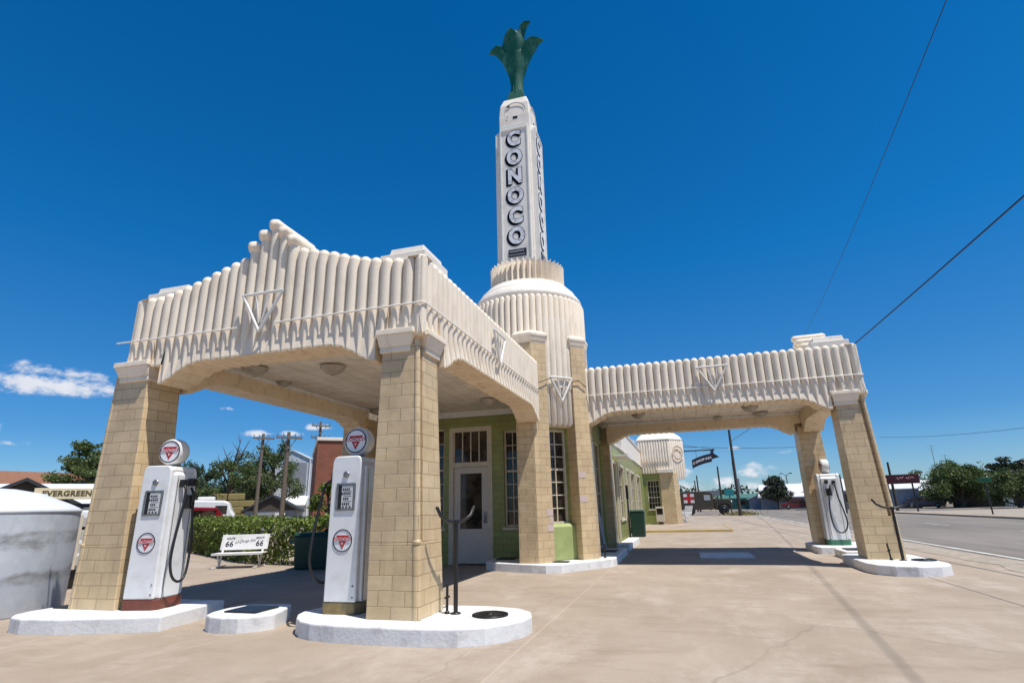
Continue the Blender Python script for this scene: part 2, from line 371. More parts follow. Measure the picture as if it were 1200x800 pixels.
def fascia(mb, o, u, out, n, length, zt, zb, back=.42, mr=0, mu=1):
    """a wall of reeds: full half rounds down to the tube line, tapering to points below it; scalloped logs underneath"""
    o = Vector(o); u = Vector(u); out = Vector(out); Z = Vector((0, 0, 1)); p = length / n; r = p / 2
    th = [-PI / 2 + PI * k / 10 for k in range(11)]
    for i in range(n):
        b = o + u * (p * (i + .5)); t, bz = zt[i], zb[i]
        nb = lambda j: bz if j < 0 or j >= n or abs(zb[j] - bz) > .2 else (bz + zb[j]) / 2
        zl, zr_ = nb(i - 1), nb(i + 1)
        sag = lambda x: (zl + (zr_ - zl) * (x / p + .5)) - bz      # the lower edge runs on from reed to reed
        rows = []
        for k in range(8):
            f = k / 7; z = bz + (ZR + .03 - bz) * f
            rows.append((z, .05 + .94 * f ** .85, 1, 0, r * .86 * (1 - f)))
        for z in (ZR + .25, t - r): rows.append((z, .995, 1, 0, 0))
        v = []; fv = []
        for z, w, dp, tri, fl in rows:
            q_ = max(0, 1 - (z - bz) / (ZR + .03 - bz)); v += [b + u * (r * w * math.sin(a)) + out * (fl + (r * .98 - fl) * math.cos(a)) + Z * (z + q_ * sag(r * w * math.sin(a))) for a in th]
            fv += [b + u * x_ + out * fl + Z * (z + q_ * sag(x_)) for x_ in (-r, -r * w, r * w, r)]
        mb.add(v, [(j * 11 + k, j * 11 + k + 1, (j + 1) * 11 + k + 1, (j + 1) * 11 + k) for j in range(len(rows) - 1) for k in range(10)], mr, True)
        mb.add(fv, [(j * 4 + k, j * 4 + k + 1, (j + 1) * 4 + k + 1, (j + 1) * 4 + k) for j in range(len(rows) - 1) for k in (0, 2)], mr)
        # domed head
        v = []; S = 16
        for q in range(6):
            ph = R(86) * q / 5
            for k in range(S):
                a = 2 * PI * k / S
                v.append(b + u * (r * .995 * math.sin(a) * math.cos(ph)) + out * (r * .98 * math.cos(a) * math.cos(ph)) + Z * (t - r + r * 1.02 * math.sin(ph)))
        mb.add(v, [(j * S + k, j * S + (k + 1) % S, (j + 1) * S + (k + 1) % S, (j + 1) * S + k) for j in range(5) for k in range(S)] + [tuple(range(5 * S, 6 * S))], mr, True)
        # parapet behind
        q0 = b - u * r - out * .16; q1 = b + u * r - out * .16; h = t - r * .38
        mb.add([q0 + Z * 4.1, q1 + Z * 4.1, q1 + Z * h, q0 + Z * h, b - u * r + Z * h, b + u * r + Z * h], [(1, 0, 3, 2), (3, 4, 5, 2)], mr)
        # log underneath
        v = []
        for dpt in (r * .85, -back):
            v += [b + u * (r * math.sin(a)) + out * dpt + Z * (bz + sag(r * math.sin(a)) - .028 * math.cos(a)) for a in th]
        mb.add(v, [(k, 11 + k, 12 + k, k + 1) for k in range(10)], mu, True)
        mb.add(v[:11], [tuple(range(11))], mu); mb.add(v[11:], [tuple(range(11))[::-1]], mu)
        mb.add([b - u * r - out * back + Z * zl, b + u * r - out * back + Z * zr_, b + u * r - out * back + Z * (ZC + .05), b - u * r - out * back + Z * (ZC + .05)], [(1, 0, 3, 2)], mu)
        if i + 1 < n and abs(zb[i + 1] - bz) > .2:
            e = o + u * (p * (i + 1)); lo, hi = min(bz, zb[i + 1]), max(bz, zb[i + 1])
            mb.add([e + out * (r * .85) + Z * lo, e - out * back + Z * lo, e - out * back + Z * hi, e + out * (r * .85) + Z * hi], [(0, 1, 2, 3)], mu)

def haunch(n, p, lo=3.12, hi=3.40, flat0=.62, run=.6, flat1=0.):
    out = []
    L = n * p
    for i in range(n):
        x = (i + .5) * p
        def h(d, flat):
            if d <= flat - .01: return 3.42
            if d <= flat + .16: return lo
            d -= .14
            t = (d - flat) / run
            return hi if t >= 1 else lo + (hi - lo) * math.sin(t * PI / 2)
        out.append(min(h(x, flat0), h(L - x, flat1 if flat1 is not None else flat0)))
    return out
NF, NS = 29, 35
PW = 4.83
CEIL = brickmat('pressed ceiling paint', (.88, .80, .68), (.85, .765, .645), (.66, .58, .47), .31, .31, .010, .5, .8, offs=0, dirt=(.60, .49, .37))
def build_canopy(tf, flip, name_label):
    W0, W1 = -4.88, -.05; d = .083
    mb = MB(tf, flip)
    ped = {0: .90, 1: .76, 2: .60, 3: .40, 4: .36, 5: .31, 6: .26, 7: .20, 8: .15, 9: .10, 10: .06, 11: .03}
    zt = [ZT + ped.get(abs(i - 14), 0) for i in range(NF)]
    p = PW / NF
    fascia(mb, (W0, .05 + d, 0), (1, 0, 0), (0, -1, 0), NF, PW, zt, haunch(NF, p, flat1=.62))
    LS = 5.97; ps = LS / NS
    zs = [ZT] * NS
    zbs = haunch(NS, ps, flat0=.62, flat1=0.)
    fascia(mb, (W1 - d, .05, 0), (0, 1, 0), (1, 0, 0), NS, LS, zs, zbs)
    fascia(mb, (W0 + d, .05 + LS, 0), (0, -1, 0), (-1, 0, 0), NS, LS, zs, zbs[::-1])
    # corner fillers, roof deck, rear closing wall
    for x in (W0 + d * .55, W1 - d * .55): mb.tube([(x, .05 + d * .6, 3.42), (x, .05 + d * .6, ZT - .05)], d * .55, 10, 0)
    mb.box(W0 + .2, W1 - .2, .25, 7.4, 4.05, 4.15)
    mb.box(W0 + .2, W1 - .35, 6.02, 7.4, 4.15, 4.45)
    # curled tubes over the middle reeds
    for k in range(-3, 4):
        i = 14 + k; x = W0 + p * (i + .5); z = zt[i] - .085
        if abs(k) == 3: continue
        y0, y1 = .05 + d - .045, .72 - .05 * abs(k)
        mb.tube([(x, y0 - .075, z - .02), (x, y0 - .06, z), (x, y0 - .02, z + .005), (x, y0 + .1, z), (x, y1, z), (x, y1 + .06, z), (x, y1 + .09, z)], [.03, .075, .1, .098, .096, .07, .02], 14, 0)
        mb.box(x - p * .49, x + p * .49, .05 + d + .02, y1 - .03, 4.1, z - .04)
    can = mb.obj('canopy', [STUCCO, UNDER], station, uv=False)
    # ceiling
    c = MB(tf, flip); 
    NX, NY = 40, 62
    xs = [W0 + .45 + (PW - .9) * i / NX for i in range(NX + 1)]; ys = [.45 + 6.93 * j / NY for j in range(NY + 1)]
    c.add([(x, y, ZC + .006 * math.sin(i * PI / 2) * math.cos(j * PI / 2) + rr.uniform(-.003, .003)) for j, y in enumerate(ys) for i, x in enumerate(xs)],
          [(j * (NX + 1) + i, (j + 1) * (NX + 1) + i, (j + 1) * (NX + 1) + i + 1, j * (NX + 1) + i + 1) for j in range(NY) for i in range(NX)], 0, True)
    c.obj('ceiling', CEIL, can)
    m = MB(tf, flip)   # moulding round the ceiling
    m.box(W0 + .46, W1 - .46, 7.3, 7.396, 3.62, 3.697); m.box(W0 + .46, W1 - .46, 7.34, 7.397, 3.56, 3.62)
    m.box(W0 + .45, W0 + .52, .46, 7.3, 3.63, 3.697); m.box(W1 - .52, W1 - .45, .46, 7.3, 3.63, 3.697)
    m.obj('ceiling_moulding', WHITE, can, uv=False)
    for lx, ly, s in ((-2.69, 2.02, 1), (-3.95, 1.62, 1), (-4.25, 2.75, .6), (-1.22, 5.94, 1), (-4.2, 6.1, .8), (-2.69, 4.9, .9)):
        l = MB(tf, flip)
        l.lathe([(.02, -.17), (.05, -.165), (.13, -.13), (.17, -.085), (.185, -.07), (.185, -.055), (.21, -.05), (.21, -.02), (.15, .0)], 24, (lx, ly, ZC), 0, True, Matrix.Diagonal((s, s, s, 1)))
        l.obj('ceiling_light', mat('frosted lamp bowl', (.46, .41, .34), .4, .2, 8, dirt=(.2, .16, .12), dirt_amt=.6, dscale=6), can, uv=False)
    # glass tube line along three sides, and the emblems
    t = MB(tf, flip); y = .05 - .012; x1 = W1 + .012; x0 = W0 - .012
    t.tube([(W0 - .22, y + .0, ZR - .0), (W0 + .9, y, ZR - .004), (-2.9, y, ZR - .012)], .0115, 6)
    t.tube([(-2.28, y, ZR - .008), (-1.2, y, ZR - .004), (W1 - .02, y, ZR), (x1, y + .04, ZR), (x1, 2.0, ZR - .006), (x1, 4, ZR - .006), (x1, 6, ZR)], .0115, 6)
    t.tube([(x0, .05, ZR), (x0, 6, ZR)], .0115, 6)
    t.obj('light_tube', WHITE, can, uv=False)
    for (ox, oy, ux, uy) in ((-2.49, .05 - .05, 1, 0), (W1 + .05, 3.02, 0, 1), (W0 - .05, 3.02, 0, 1)):
        e = MB(tf, flip); P = lambda a, z: (ox + ux * a, oy + uy * a, z)
        tri = [P(-.33, 4.24), P(.33, 4.24), P(0, 3.68)]
        nx = -uy * (1 if ox > -2 else -1) if ux == 0 else 0
        for i in range(3):
            a, b_ = Vector(tri[i]), Vector(tri[(i + 1) % 3]); dd = (b_ - a)
            e.tube([a, b_], .021, 8)
        if ux == 1: rib = [(-.1, 4.2, -.02, 3.8), (.1, 4.2, .02, 3.8)]
        else: rib = [(-.1, 4.2, -.02, 3.8), (.1, 4.2, .02, 3.8)]
        for a0, z0, a1, z1 in rib: e.tube([P(a0, z0), P(a1, z1)], [.022, .006], 5)
        e.obj('triangle_emblem', WHITE, can, uv=False)
    for bx0, bx1 in ((W0 + .06, W0 + .80), (W1 - .72, W1 - .05)):
        k = MB(tf, flip)
        k.frustum((bx0, bx1, .17, .92), (bx0, bx1, .17, .92), 4.12, 4.60); k.frustum((bx0 + .09, bx1 - .05, .24, .86), (bx0 + .11, bx1 - .07, .26, .84), 4.60, 4.715)
        k.obj('corner_block', STUCCO_W, can, bevel=.012, uv=False)
    return can

def build_pillar(tf, flip, outer, bl=-.63, br=0., tl=-.63, trr=-.13):
    """outer=+1: battered side and roll on the +X side; base front corner at x=0"""
    q = (lambda p: p) if outer > 0 else (lambda p: Vector((-.66 - p.x, p.y, p.z)))
    f2 = lambda p: tf(q(p)) if tf else q(p)
    fl = flip ^ (outer < 0)
    mb = MB(f2, fl)
    K = (.95 - .17) / 3.11
    def sec(k, notch):
        xr, yf, xl = br + (trr - br) * k, .10 * k, bl + (tl - bl) * k
        if not notch: return [(xl, yf), (xr, yf), (xr, .66), (xl, .66)]
        return [(xl, yf), (xr - .055, yf), (xr - .085, yf + .05), (xr - .085, yf + .125), (xr, yf + .125), (xr, .66), (xl, .66)]
    mb.prism(sec(0, False), .17, .95, top=sec(K, False)); mb.prism(sec(K, True), .95, 3.28, top=sec(1, True))
    pil = mb.obj('pillar', BLOCK, station, bevel=.01)
    c = MB(f2, fl)
    def cap(x0, x1, y0, y1):
        """block with a straight collar, a flared face and a thick top slab; x0..x1, y0..y1 is the collar"""
        c.frustum((x0, x1, y0, y1), (x0, x1, y0, y1), 3.19, 3.262)
        c.frustum((x0 - .005, x1 + .008, y0 - .008, y1 + .005), (x0 - .02, x1 + .06, y0 - .06, y1 + .02), 3.262, 3.405)
        c.frustum((x0 - .035, x1 + .075, y0 - .075, y1 + .035), (x0 - .03, x1 + .07, y0 - .07, y1 + .03), 3.405, 3.48)
    cap(tl - .025, trr - .105, .07, .45)
    cap(trr - .37, trr + .035, .245, .69)
    c.obj('capital', STUCCO, pil, bevel=.01, uv=False)
    r = MB(f2, fl)
    at_ = lambda k, z: (br + (trr - br) * k - .035, .10 * k + .032, z)
    r.tube([at_(K, .93), at_(K, .96), at_(1, 3.40)], [.044, .042, .036], 14)
    r.ball((br + (trr - br) * K - .03, .10 * K + .03, .95), .052, 0, 14, 8, (1, 1, .8))
    r.obj('corner_roll', BLOCK, pil)
    lo = MB(f2, fl)
    lo.tube([(br - .04, .042, .172), (br + (trr - br) * K - .04, .10 * K + .042, .94)], [.054, .054], 16)
    lo.obj('base_roll', BLOCK, pil)
    return pil
shift = lambda dx: (lambda p: Vector((p.x + dx, p.y, p.z)))
build_canopy(None, False, ''); build_canopy(MIR, True, '')
build_pillar(None, False, 1); build_pillar(shift(-4.24), False, -1, -.66, .13, -.45, .17)
build_pillar(MIR, True, 1); build_pillar(lambda p: MIR(Vector((p.x - 4.24, p.y, p.z))), True, -1, -.66, .10, -.52, .10)

# tower drum
TC = Vector((-.66, 7.66, 0)); TR = 1.40
def drum_rows(mb, c, R0, n, z0, z1, r, a0=0, a1=2 * PI, dome=True, seg=8):
    da = (a1 - a0) / n
    th = [-PI / 2 + PI * k / seg for k in range(seg + 1)]
    for i in range(n):
        a = a0 + da * (i + .5); v = []
        rows = [(z0, 1), (z1 - r, 1)] + [(z1 - r + r * math.sin(R(q)), math.cos(R(q))) for q in ((30, 60, 85) if dome else ())]
        for z, sc in rows:
            for t in th:
                ang = a + da / 2 * math.sin(t) * (sc if sc < 1 else .995); rad = R0 + r * math.cos(t) * sc
                v.append((c[0] + rad * math.cos(ang), c[1] + rad * math.sin(ang), z))
        w = seg + 1
        mb.add(v, [(j * w + k, j * w + k + 1, (j + 1) * w + k + 1, (j + 1) * w + k) for j in range(len(rows) - 1) for k in range(seg)], 0, True)
mb = MB(); drum_rows(mb, TC, TR, 58, 3.95, 6.30, .075)
mb.lathe([(.02, 3.96), (TR - .01, 3.96), (TR - .01, 6.3)], 64, TC)
drum = mb.obj('tower_drum', STUCCO, station, uv=False)
mb = MB(); mb.lathe([(TR - .02, 6.26), (TR + .01, 6.30), (TR + .03, 6.36), (TR + .015, 6.42), (TR - .05, 6.52), (TR - .12, 6.59), (TR - .13, 6.60), (TR - .135, 6.655), (TR - .15, 6.665), (TR - .2, 6.72), (TR - .28, 6.775), (TR - .29, 6.78), (TR - .30, 6.83), (TR - .32, 6.845), (.98, 6.88), (.5, 6.89)], 72, TC)
mb.obj('dome_shoulder', STUCCO_W, drum, uv=False)
mb = MB(); K = 40; v = []
for (ro, ri, z) in ((1.0, .86, 6.85), (1.0, .86, 7.35), (1.01, .84, 7.50)):
    for k in range(2 * K):
        a = PI * k / K; q = ro if k % 2 == 0 else ri; v.append((TC.x + q * math.cos(a), TC.y + q * math.sin(a), z + (0 if z < 7.4 or k % 2 == 0 else -.06)))
n2 = 2 * K
mb.add(v, [(j * n2 + k, j * n2 + (k + 1) % n2, (j + 1) * n2 + (k + 1) % n2, (j + 1) * n2 + k) for j in range(2) for k in range(n2)])
mb.lathe([(.86, 7.3), (.7, 7.42), (.2, 7.45)], 40, TC)
mb.obj('pleated_crown', STUCCO, drum, uv=False)

# sign shaft
SX, SY = -.76, 7.66
mb = MB(); h = .47
zT = 13.0
prof = [(-h, 7.3), (h, 7.3), (h, 12.3)] + [(h - .0 - .14 * (1 - math.cos(R(t))), 12.55 + .45 * math.sin(R(t))) for t in (0, 25, 50, 70, 90)]
prof += [(-x, z) for x, z in prof[::-1] if z > 7.5]
mb.box(SX - h, SX + h, SY - h, SY + h, 7.3, 12.3)
mb.frustum((SX - h, SX + h, SY - h, SY + h), (SX - h + .03, SX + h - .03, SY - h + .03, SY + h - .03), 12.3, 12.75)
mb.frustum((SX - h + .03, SX + h - .03, SY - h + .03, SY + h - .03), (SX - .35, SX + .35, SY - .35, SY + .35), 12.75, 13.02)
shaft = mb.obj('sign_shaft', STUCCO_W, station, bevel=.03, uv=False)
FACES = [0, PI / 2, PI, -PI / 2]
SM = lambda a: Matrix.Translation((SX, SY, 0)) @ Matrix.Rotation(a, 4, 'Z')
for a in FACES:
    mb = MB(); mx = SM(a)
    # projecting panel with curved top shoulders, and a raised border
    out = [(-.42, 7.3), (.42, 7.3), (.42, 11.72), (.40, 11.84), (.34, 11.92), (-.34, 11.92), (-.40, 11.84), (-.42, 11.72)]
    v = [mx @ Vector((x, y, z)) for y in (-.575, -.44) for x, z in out]; k = len(out)
    mb.add(v, [tuple(range(k)), tuple(range(k, 2 * k))[::-1]] + [(i, i + k, (i + 1) % k + k, (i + 1) % k) for i in range(k)])
    for x in (-.40, .40): mb.box(x - .02, x + .02, -.605, -.574, 7.5, 11.74, 0, mx)
    mb.box(-.42, .42, -.605, -.574, 11.745, 11.79, 0, mx)
    mb.obj('letter_panel', mat('greyed white panel', (.81, .775, .715), .55, .1, 3, .1, 40, dirt=(.42, .39, .35), dirt_amt=.5, dscale=3), shaft, bevel=.006, uv=False)
    if a in (0, PI / 2):
        for i, ch in enumerate('CONOCO'):
            z = 11.42 - i * .62
            L = MB()
            for dx, dz in ((-.05, -.04), (-.025, -.02), (0, 0)):
                L.text(ch, .645, mx @ front(dx, -.578, z + dz) @ Matrix.Diagonal((.84, 1, 1, 1)), 0, .003, .050, res=6)
            L.text(ch, .645, mx @ front(0, -.590, z) @ Matrix.Diagonal((.84, 1, 1, 1)), 1, .003, .030, res=6)
            L.obj('letter', [INK, PALE], shaft, uv=False)
        L = MB(); L.box(-.24, .26, -.592, -.5765, 7.72, 7.94, 0, mx)
        for j in range(9): L.box(-.2 + j * .045, -.2 + j * .045 + .03, -.595, -.5925, 7.855, 7.90, 1, mx)
        for j in range(11): L.box(-.21 + j * .04, -.21 + j * .04 + .025, -.595, -.5925, 7.76, 7.79, 1, mx)
        L.obj('name_plaque', [INK, mat('faded plaque dashes', (.35, .36, .38), .6)], shaft, uv=False)
        L = MB()
        L.lathe([(.30, 0), (.33, -.012), (.36, 0)], 32, (0, 0, 0), 0, True, mx @ front(0, -.471, 12.42))
        for x, z, w in ((-.17, 12.66, .09), (-.2, 12.32, .03), (.03, 12.24, .14), (-.24, 12.2, .03)): L.box(x - w / 2, x + w / 2, -.476, -.4705, z - w * .3, z + w * .3, 1, mx)
        L.obj('round_medallion', [STUCCO_W, BLACK], shaft, uv=False)
# tulip finial
mb = MB(); mb.frustum((SX - .28, SX + .28, SY - .28, SY + .28), (SX - .2, SX + .2, SY - .2, SY + .2), 13.0, 13.42)
mb.lathe([(.2, 13.35), (.17, 13.6), (.20, 13.95), (.30, 14.35), (.40, 14.7), (.42, 14.95), (.3, 15.0), (.01, 15.0)], 20, (SX, SY, 0))
fin = mb.obj('flower_finial', DKGREEN, station, uv=False)
def petal(a, path, wid, curve=.30):
    mb = MB(); v = []; ns = 9
    for layer in (0, .035):
        for (r_, z), w in zip(path, wid):
            for k in range(ns):
                s_ = (k / (ns - 1) - .5) * 2
                x = r_ - curve * w * s_ * s_ - layer; y = s_ * w / 2
                v.append(Vector((SX + x * math.cos(a) - y * math.sin(a), SY + x * math.sin(a) + y * math.cos(a), z - layer * .3)))
    n_ = len(path); off = n_ * ns
    f = [(j * ns + k, j * ns + k + 1, (j + 1) * ns + k + 1, (j + 1) * ns + k) for j in range(n_ - 1) for k in range(ns - 1)]
    f2 = [tuple(off + i for i in q[::-1]) for q in f]
    edge = [j * ns for j in range(n_)] + [(n_ - 1) * ns + k for k in range(1, ns)] + [j * ns + ns - 1 for j in range(n_ - 2, -1, -1)]
    mb.add(v, f + f2, 0, True); mb.add(v, [(edge[i], edge[i + 1], edge[i + 1] + off, edge[i] + off) for i in range(len(edge) - 1)])
    mb.obj('petal', DKGREEN, fin, uv=False)
wide = [.42, .34, .36, .52, .68, .72, .58, .28, .06]
fl_ = [(.22, 13.35), (.18, 13.7), (.24, 14.1), (.36, 14.5), (.50, 14.85), (.64, 15.10), (.74, 15.24), (.83, 15.30), (.91, 15.26)]
for a in (R(0), R(180), R(90)): petal(a, fl_, wide)
petal(R(-90), [(.22, 13.35), (.18, 13.7), (.24, 14.1), (.34, 14.5), (.44, 14.85), (.52, 15.10), (.58, 15.26), (.62, 15.34), (.66, 15.36)], [.42, .36, .40, .58, .74, .74, .60, .42, .16])
petal(R(-20), [(.2, 13.6), (.18, 13.9), (.20, 14.4), (.24, 14.9), (.28, 15.3), (.32, 15.6), (.39, 15.84), (.48, 15.95), (.58, 15.93)], [.2, .2, .24, .30, .32, .32, .30, .24, .08])

# octagon corner: pilasters, recessed window wall, fluted drop
D45 = Vector((1, -1, 0)).normalized(); T45 = Vector((1, 1, 0)).normalized()
def DT(d, t, z=0): v = TC + D45 * d + T45 * t; return (v.x, v.y)
def pilaster(pts, top):
    mb = MB(); mb.prism(pts, .16, 4.98, top=top)
    pl = mb.obj('pilaster', BLOCK, station, bevel=.012)
    cx = sum(p[0] for p in top) / len(top); cy = sum(p[1] for p in top) / len(top)
    g_ = lambda s: [(cx + (x - cx) * s, cy + (y - cy) * s) for x, y in top]
    c = MB(); c.prism(g_(1.0), 4.98, 5.02); c.prism(g_(1.04), 5.02, 5.14, top=g_(1.14)); c.prism(g_(1.17), 5.14, 5.20); c.prism(g_(1.17), 5.20, 5.29, top=g_(.8))
    c.obj('capital', STUCCO, pl, bevel=.008, uv=False)
    return pl
def off(pts, k): return [(x + (TC.x - x) * k, y + (TC.y - y) * k) for x, y in pts]
P1p = [DT(1.20, -1.14), DT(1.52, -.86), DT(1.52, -.45), DT(.95, -.40), DT(.8, -.8)]
P2p = [DT(1.52, .27), DT(1.52, .68), DT(1.26, .94), DT(.8, .8), DT(.95, .3)]
pilaster(P1p, off(P1p, .025)); pilaster(P2p, off(P2p, .025))
# pinkish replaced blocks low on the pilasters
def onface(pl, t0, t1, z0, z1, d=1.521):
    mb = MB(); a = Vector((*DT(d, t0), 0)); c = Vector((*DT(d, t1), 0)); k = D45 * .004
    f = lambda z: (z - .16) / 4.8 * .025
    V = lambda p, z: tuple((p + k + (TC - p) * f(z)).xy) + (z,)
    mb.add([V(a, z0), V(c, z0), V(c, z1), V(a, z1)], [(0, 1, 2, 3)]); mb.obj('replaced_block', PINK, pl, uv=False)
pls = [o for o in station.children if o.name.startswith('pilaster')]
for z in (.79, 1.11, .95): onface(pls[0], -.62 if z != .95 else -.53, -.452, z, z + .14)
for z in (1.9, 1.37): onface(pls[1], .275, .48, z, z + .14)

# building walls with real openings
def wall(name, p0, p1, z0, z1, holes, m=GREENB, thick=.25, parent=None):
    """wall between plan points p0->p1 (seen from its right-hand outside), holes = (s0,s1,z0,z1) in metres along it"""
    p0 = Vector((*p0, 0)); p1 = Vector((*p1, 0)); u = (p1 - p0); L = u.length; u.normalize(); n = Vector((u.y, -u.x, 0))
    ss = sorted({0, L, *[h[0] for h in holes], *[h[1] for h in holes]}); zs = sorted({z0, z1, *[h[2] for h in holes], *[h[3] for h in holes]})
    mb = MB(); P = lambda s, z, o: p0 + u * s - n * o + Vector((0, 0, z))
    for a, c in zip(ss, ss[1:]):
        for e, f in zip(zs, zs[1:]):
            if any(h[0] <= a + 1e-6 and c <= h[1] + 1e-6 and h[2] <= e + 1e-6 and f <= h[3] + 1e-6 for h in holes): continue
            mb.add([P(a, e, 0), P(c, e, 0), P(c, f, 0), P(a, f, 0)], [(0, 1, 2, 3)])
    for h in holes:
        mb.add([P(h[0], h[2], 0), P(h[1], h[2], 0), P(h[1], h[3], 0), P(h[0], h[3], 0), P(h[0], h[2], thick), P(h[1], h[2], thick), P(h[1], h[3], thick), P(h[0], h[3], thick)], [(0, 4, 5, 1), (1, 5, 6, 2), (2, 6, 7, 3), (3, 7, 4, 0)])
    mb.add([P(0, z0, thick), P(0, z1, thick), P(0, z1, 0), P(0, z0, 0), P(L, z0, 0), P(L, z1, 0), P(L, z1, thick), P(L, z0, thick), P(0, z1, 0), P(0, z1, thick), P(L, z1, thick), P(L, z1, 0)], [(0, 3, 2, 1), (4, 7, 6, 5), (8, 11, 10, 9)])
    o = mb.obj(name, m, parent or station)
    fr = Matrix((u, -n, Vector((0, 0, 1)))).transposed().to_4x4(); fr.translation = p0
    return o, fr      # frame: x along the wall, y into it, z up
def window(fr, h, nx, ny, parent=None, thickbars=(), fm=CREAM, bar=.022, setb=.06, sill=True, name='window', lean=0):
    s0, s1, z0, z1 = h; b_ = .05
    mb = MB()
    y0, y1 = setb, setb + .07
    mb.box(s0, s0 + b_, y0, y1, z0, z1, 0, fr); mb.box(s1 - b_, s1, y0, y1, z0, z1, 0, fr)
    mb.box(s0 + b_, s1 - b_, y0, y1, z0, z0 + b_, 0, fr); mb.box(s0 + b_, s1 - b_, y0, y1, z1 - b_, z1, 0, fr)
    w = mb.obj(name, fm, parent or station, bevel=.006, uv=False)
    mb = MB()
    for i in range(1, nx):
        x = s0 + b_ + (s1 - s0 - 2 * b_) * i / nx; mb.box(x - bar / 2, x + bar / 2, y0 + .012, y1 - .014, z0 + b_, z1 - b_, 0, fr)
    for j in range(1, ny):
        z = z0 + b_ + (z1 - z0 - 2 * b_) * j / ny; t = bar * (2.2 if j in thickbars else 1); mb.box(s0 + b_, s1 - b_, y0 + .015, y1 - .017, z - t / 2, z + t / 2, 0, fr)
    if mb.v: mb.obj('glazing_bars', fm, w, uv=False)
    mb = MB(); mb.box(s0 + b_, s1 - b_, y1 - .02, y1 - .012, z0 + b_, z1 - b_, 0, fr); mb.obj('pane', GLASS, w, uv=False)
    if sill:
        mb = MB(); mb.box(s0 - .04, s1 + .04, -.05, setb - .002, z0 - .07, z0 - .002, 0, fr); mb.obj('sill', fm, w, bevel=.01, uv=False)
    return w
# south wall behind the left canopy (y = 7.4)
SW0 = (-4.6, 7.4)
x2s = lambda x: x + 4.6
dh = (x2s(-2.82), x2s(-1.66), 0.0, 3.30)
wh = (x2s(-1.36), x2s(-.92), .85, 3.15)
wl = (x2s(-3.85), x2s(-2.95), .85, 3.30)
so, fr = wall('wall', SW0, (-.62, 7.4), 0, 4.3, [dh, wh, wl])
window(fr, wh, 2, 7, thickbars=(4,), sill=True)
window(fr, wl, 3, 7, thickbars=(4,), sill=True)
# door with casing and transom
mb = MB(); s0, s1 = dh[0], dh[1]
mb.box(s0, s0 + .12, -.02, .12, 0, 3.30, 0, fr); mb.box(s1 - .12, s1, -.02, .12, 0, 3.30, 0, fr)
mb.box(s0 + .12, s1 - .12, -.02, .12, 3.18, 3.30, 0, fr); mb.box(s0 + .12, s1 - .12, -.015, .12, 2.30, 2.42, 0, fr)
dr = mb.obj('door', CREAM, station, bevel=.008, uv=False)
mb = MB(); a, c = s0 + .125, s1 - .125
mb.box(a, c, .04, .09, .03, .82, 0, fr); mb.box(a, a + .17, .04, .09, .82, 2.295, 0, fr); mb.box(c - .17, c, .04, .09, .82, 2.295, 0, fr); mb.box(a + .17, c - .17, .04, .09, 2.14, 2.295, 0, fr)
mb.box(a + .13, a + .17, .03, .0395, .82, 2.14, 0, fr); mb.box(c - .17, c - .13, .03, .0395, .82, 2.14, 0, fr)
mb.obj('door_leaf', mat('pale door paint', (.62, .56, .49), .5, .1, 3, .1, 40), dr, bevel=.004, uv=False)
mb = MB(); mb.box(a + .17, c - .17, .055, .07, .82, 2.14, 0, fr); mb.box(s0 + .12, s1 - .12, .05, .06, 2.42, 3.18, 0, fr); mb.obj('pane', GLASS, dr, uv=False)
mb = MB()
for i in range(5):
    x = s0 + .13 + (s1 - s0 - .26) * i / 4; mb.box(x - .014, x + .014, .02, .046, 2.425, 3.175, 0, fr)
mb.obj('transom_bars', CREAM, dr, uv=False)
mb = MB(); mb.box(c - .11, c - .05, .015, .0395, .95, 1.22, 0, fr); mb.tube([fr @ Vector((c - .08, .015, 1.12)), fr @ Vector((c - .08, -.03, 1.10)), fr @ Vector((c - .08, -.03, .98)), fr @ Vector((c - .08, .015, .97))], .011, 6); mb.obj('door_handle', STEEL, dr, uv=False)
# end block at the left of that wall, and the one at the far end of the east wall: they carry the rear ends of the canopies
mb = MB(); mb.frustum((-4.95, -4.28, 5.75, 7.4), (-4.95, -4.32, 5.85, 7.4), 0, 3.45); mb.box(-5.6, -4.62, 7.4, 9.5, 0, 4.1); mb.obj('pier', BLOCK, station, bevel=.012)
mb = MB(); mb.frustum((.40, .74, 11.95, 12.45), (.40, .72, 11.95, 12.42), 0, 4.1); mb.obj('pier', BLOCK, station, bevel=.012)
# octagon walls
def octwall(d, t0, t1, z0, z1, holes): return wall('wall', DT(d, t0), DT(d, t1), z0, z1, holes)
oo, of = octwall(1.12, -.62, .62, .1, 4.0, [(.30, .86, .92, 3.02)])
window(of, (.30, .86, .92, 3.02), 2, 7, thickbars=(4,), setb=.05, sill=False)
mb = MB(); mb.box(.26, .92, -.16, -.002, .17, .86, 0, of); mb.frustum((.26, .92, -.16, -.002), (.28, .90, -.11, -.002), .86, .93, 0, of); mb.obj('window_ledge', GREENL, station, bevel=.03)
wall('wall', (-.62, 7.4), DT(1.05, -.70), .0, 4.0, [])
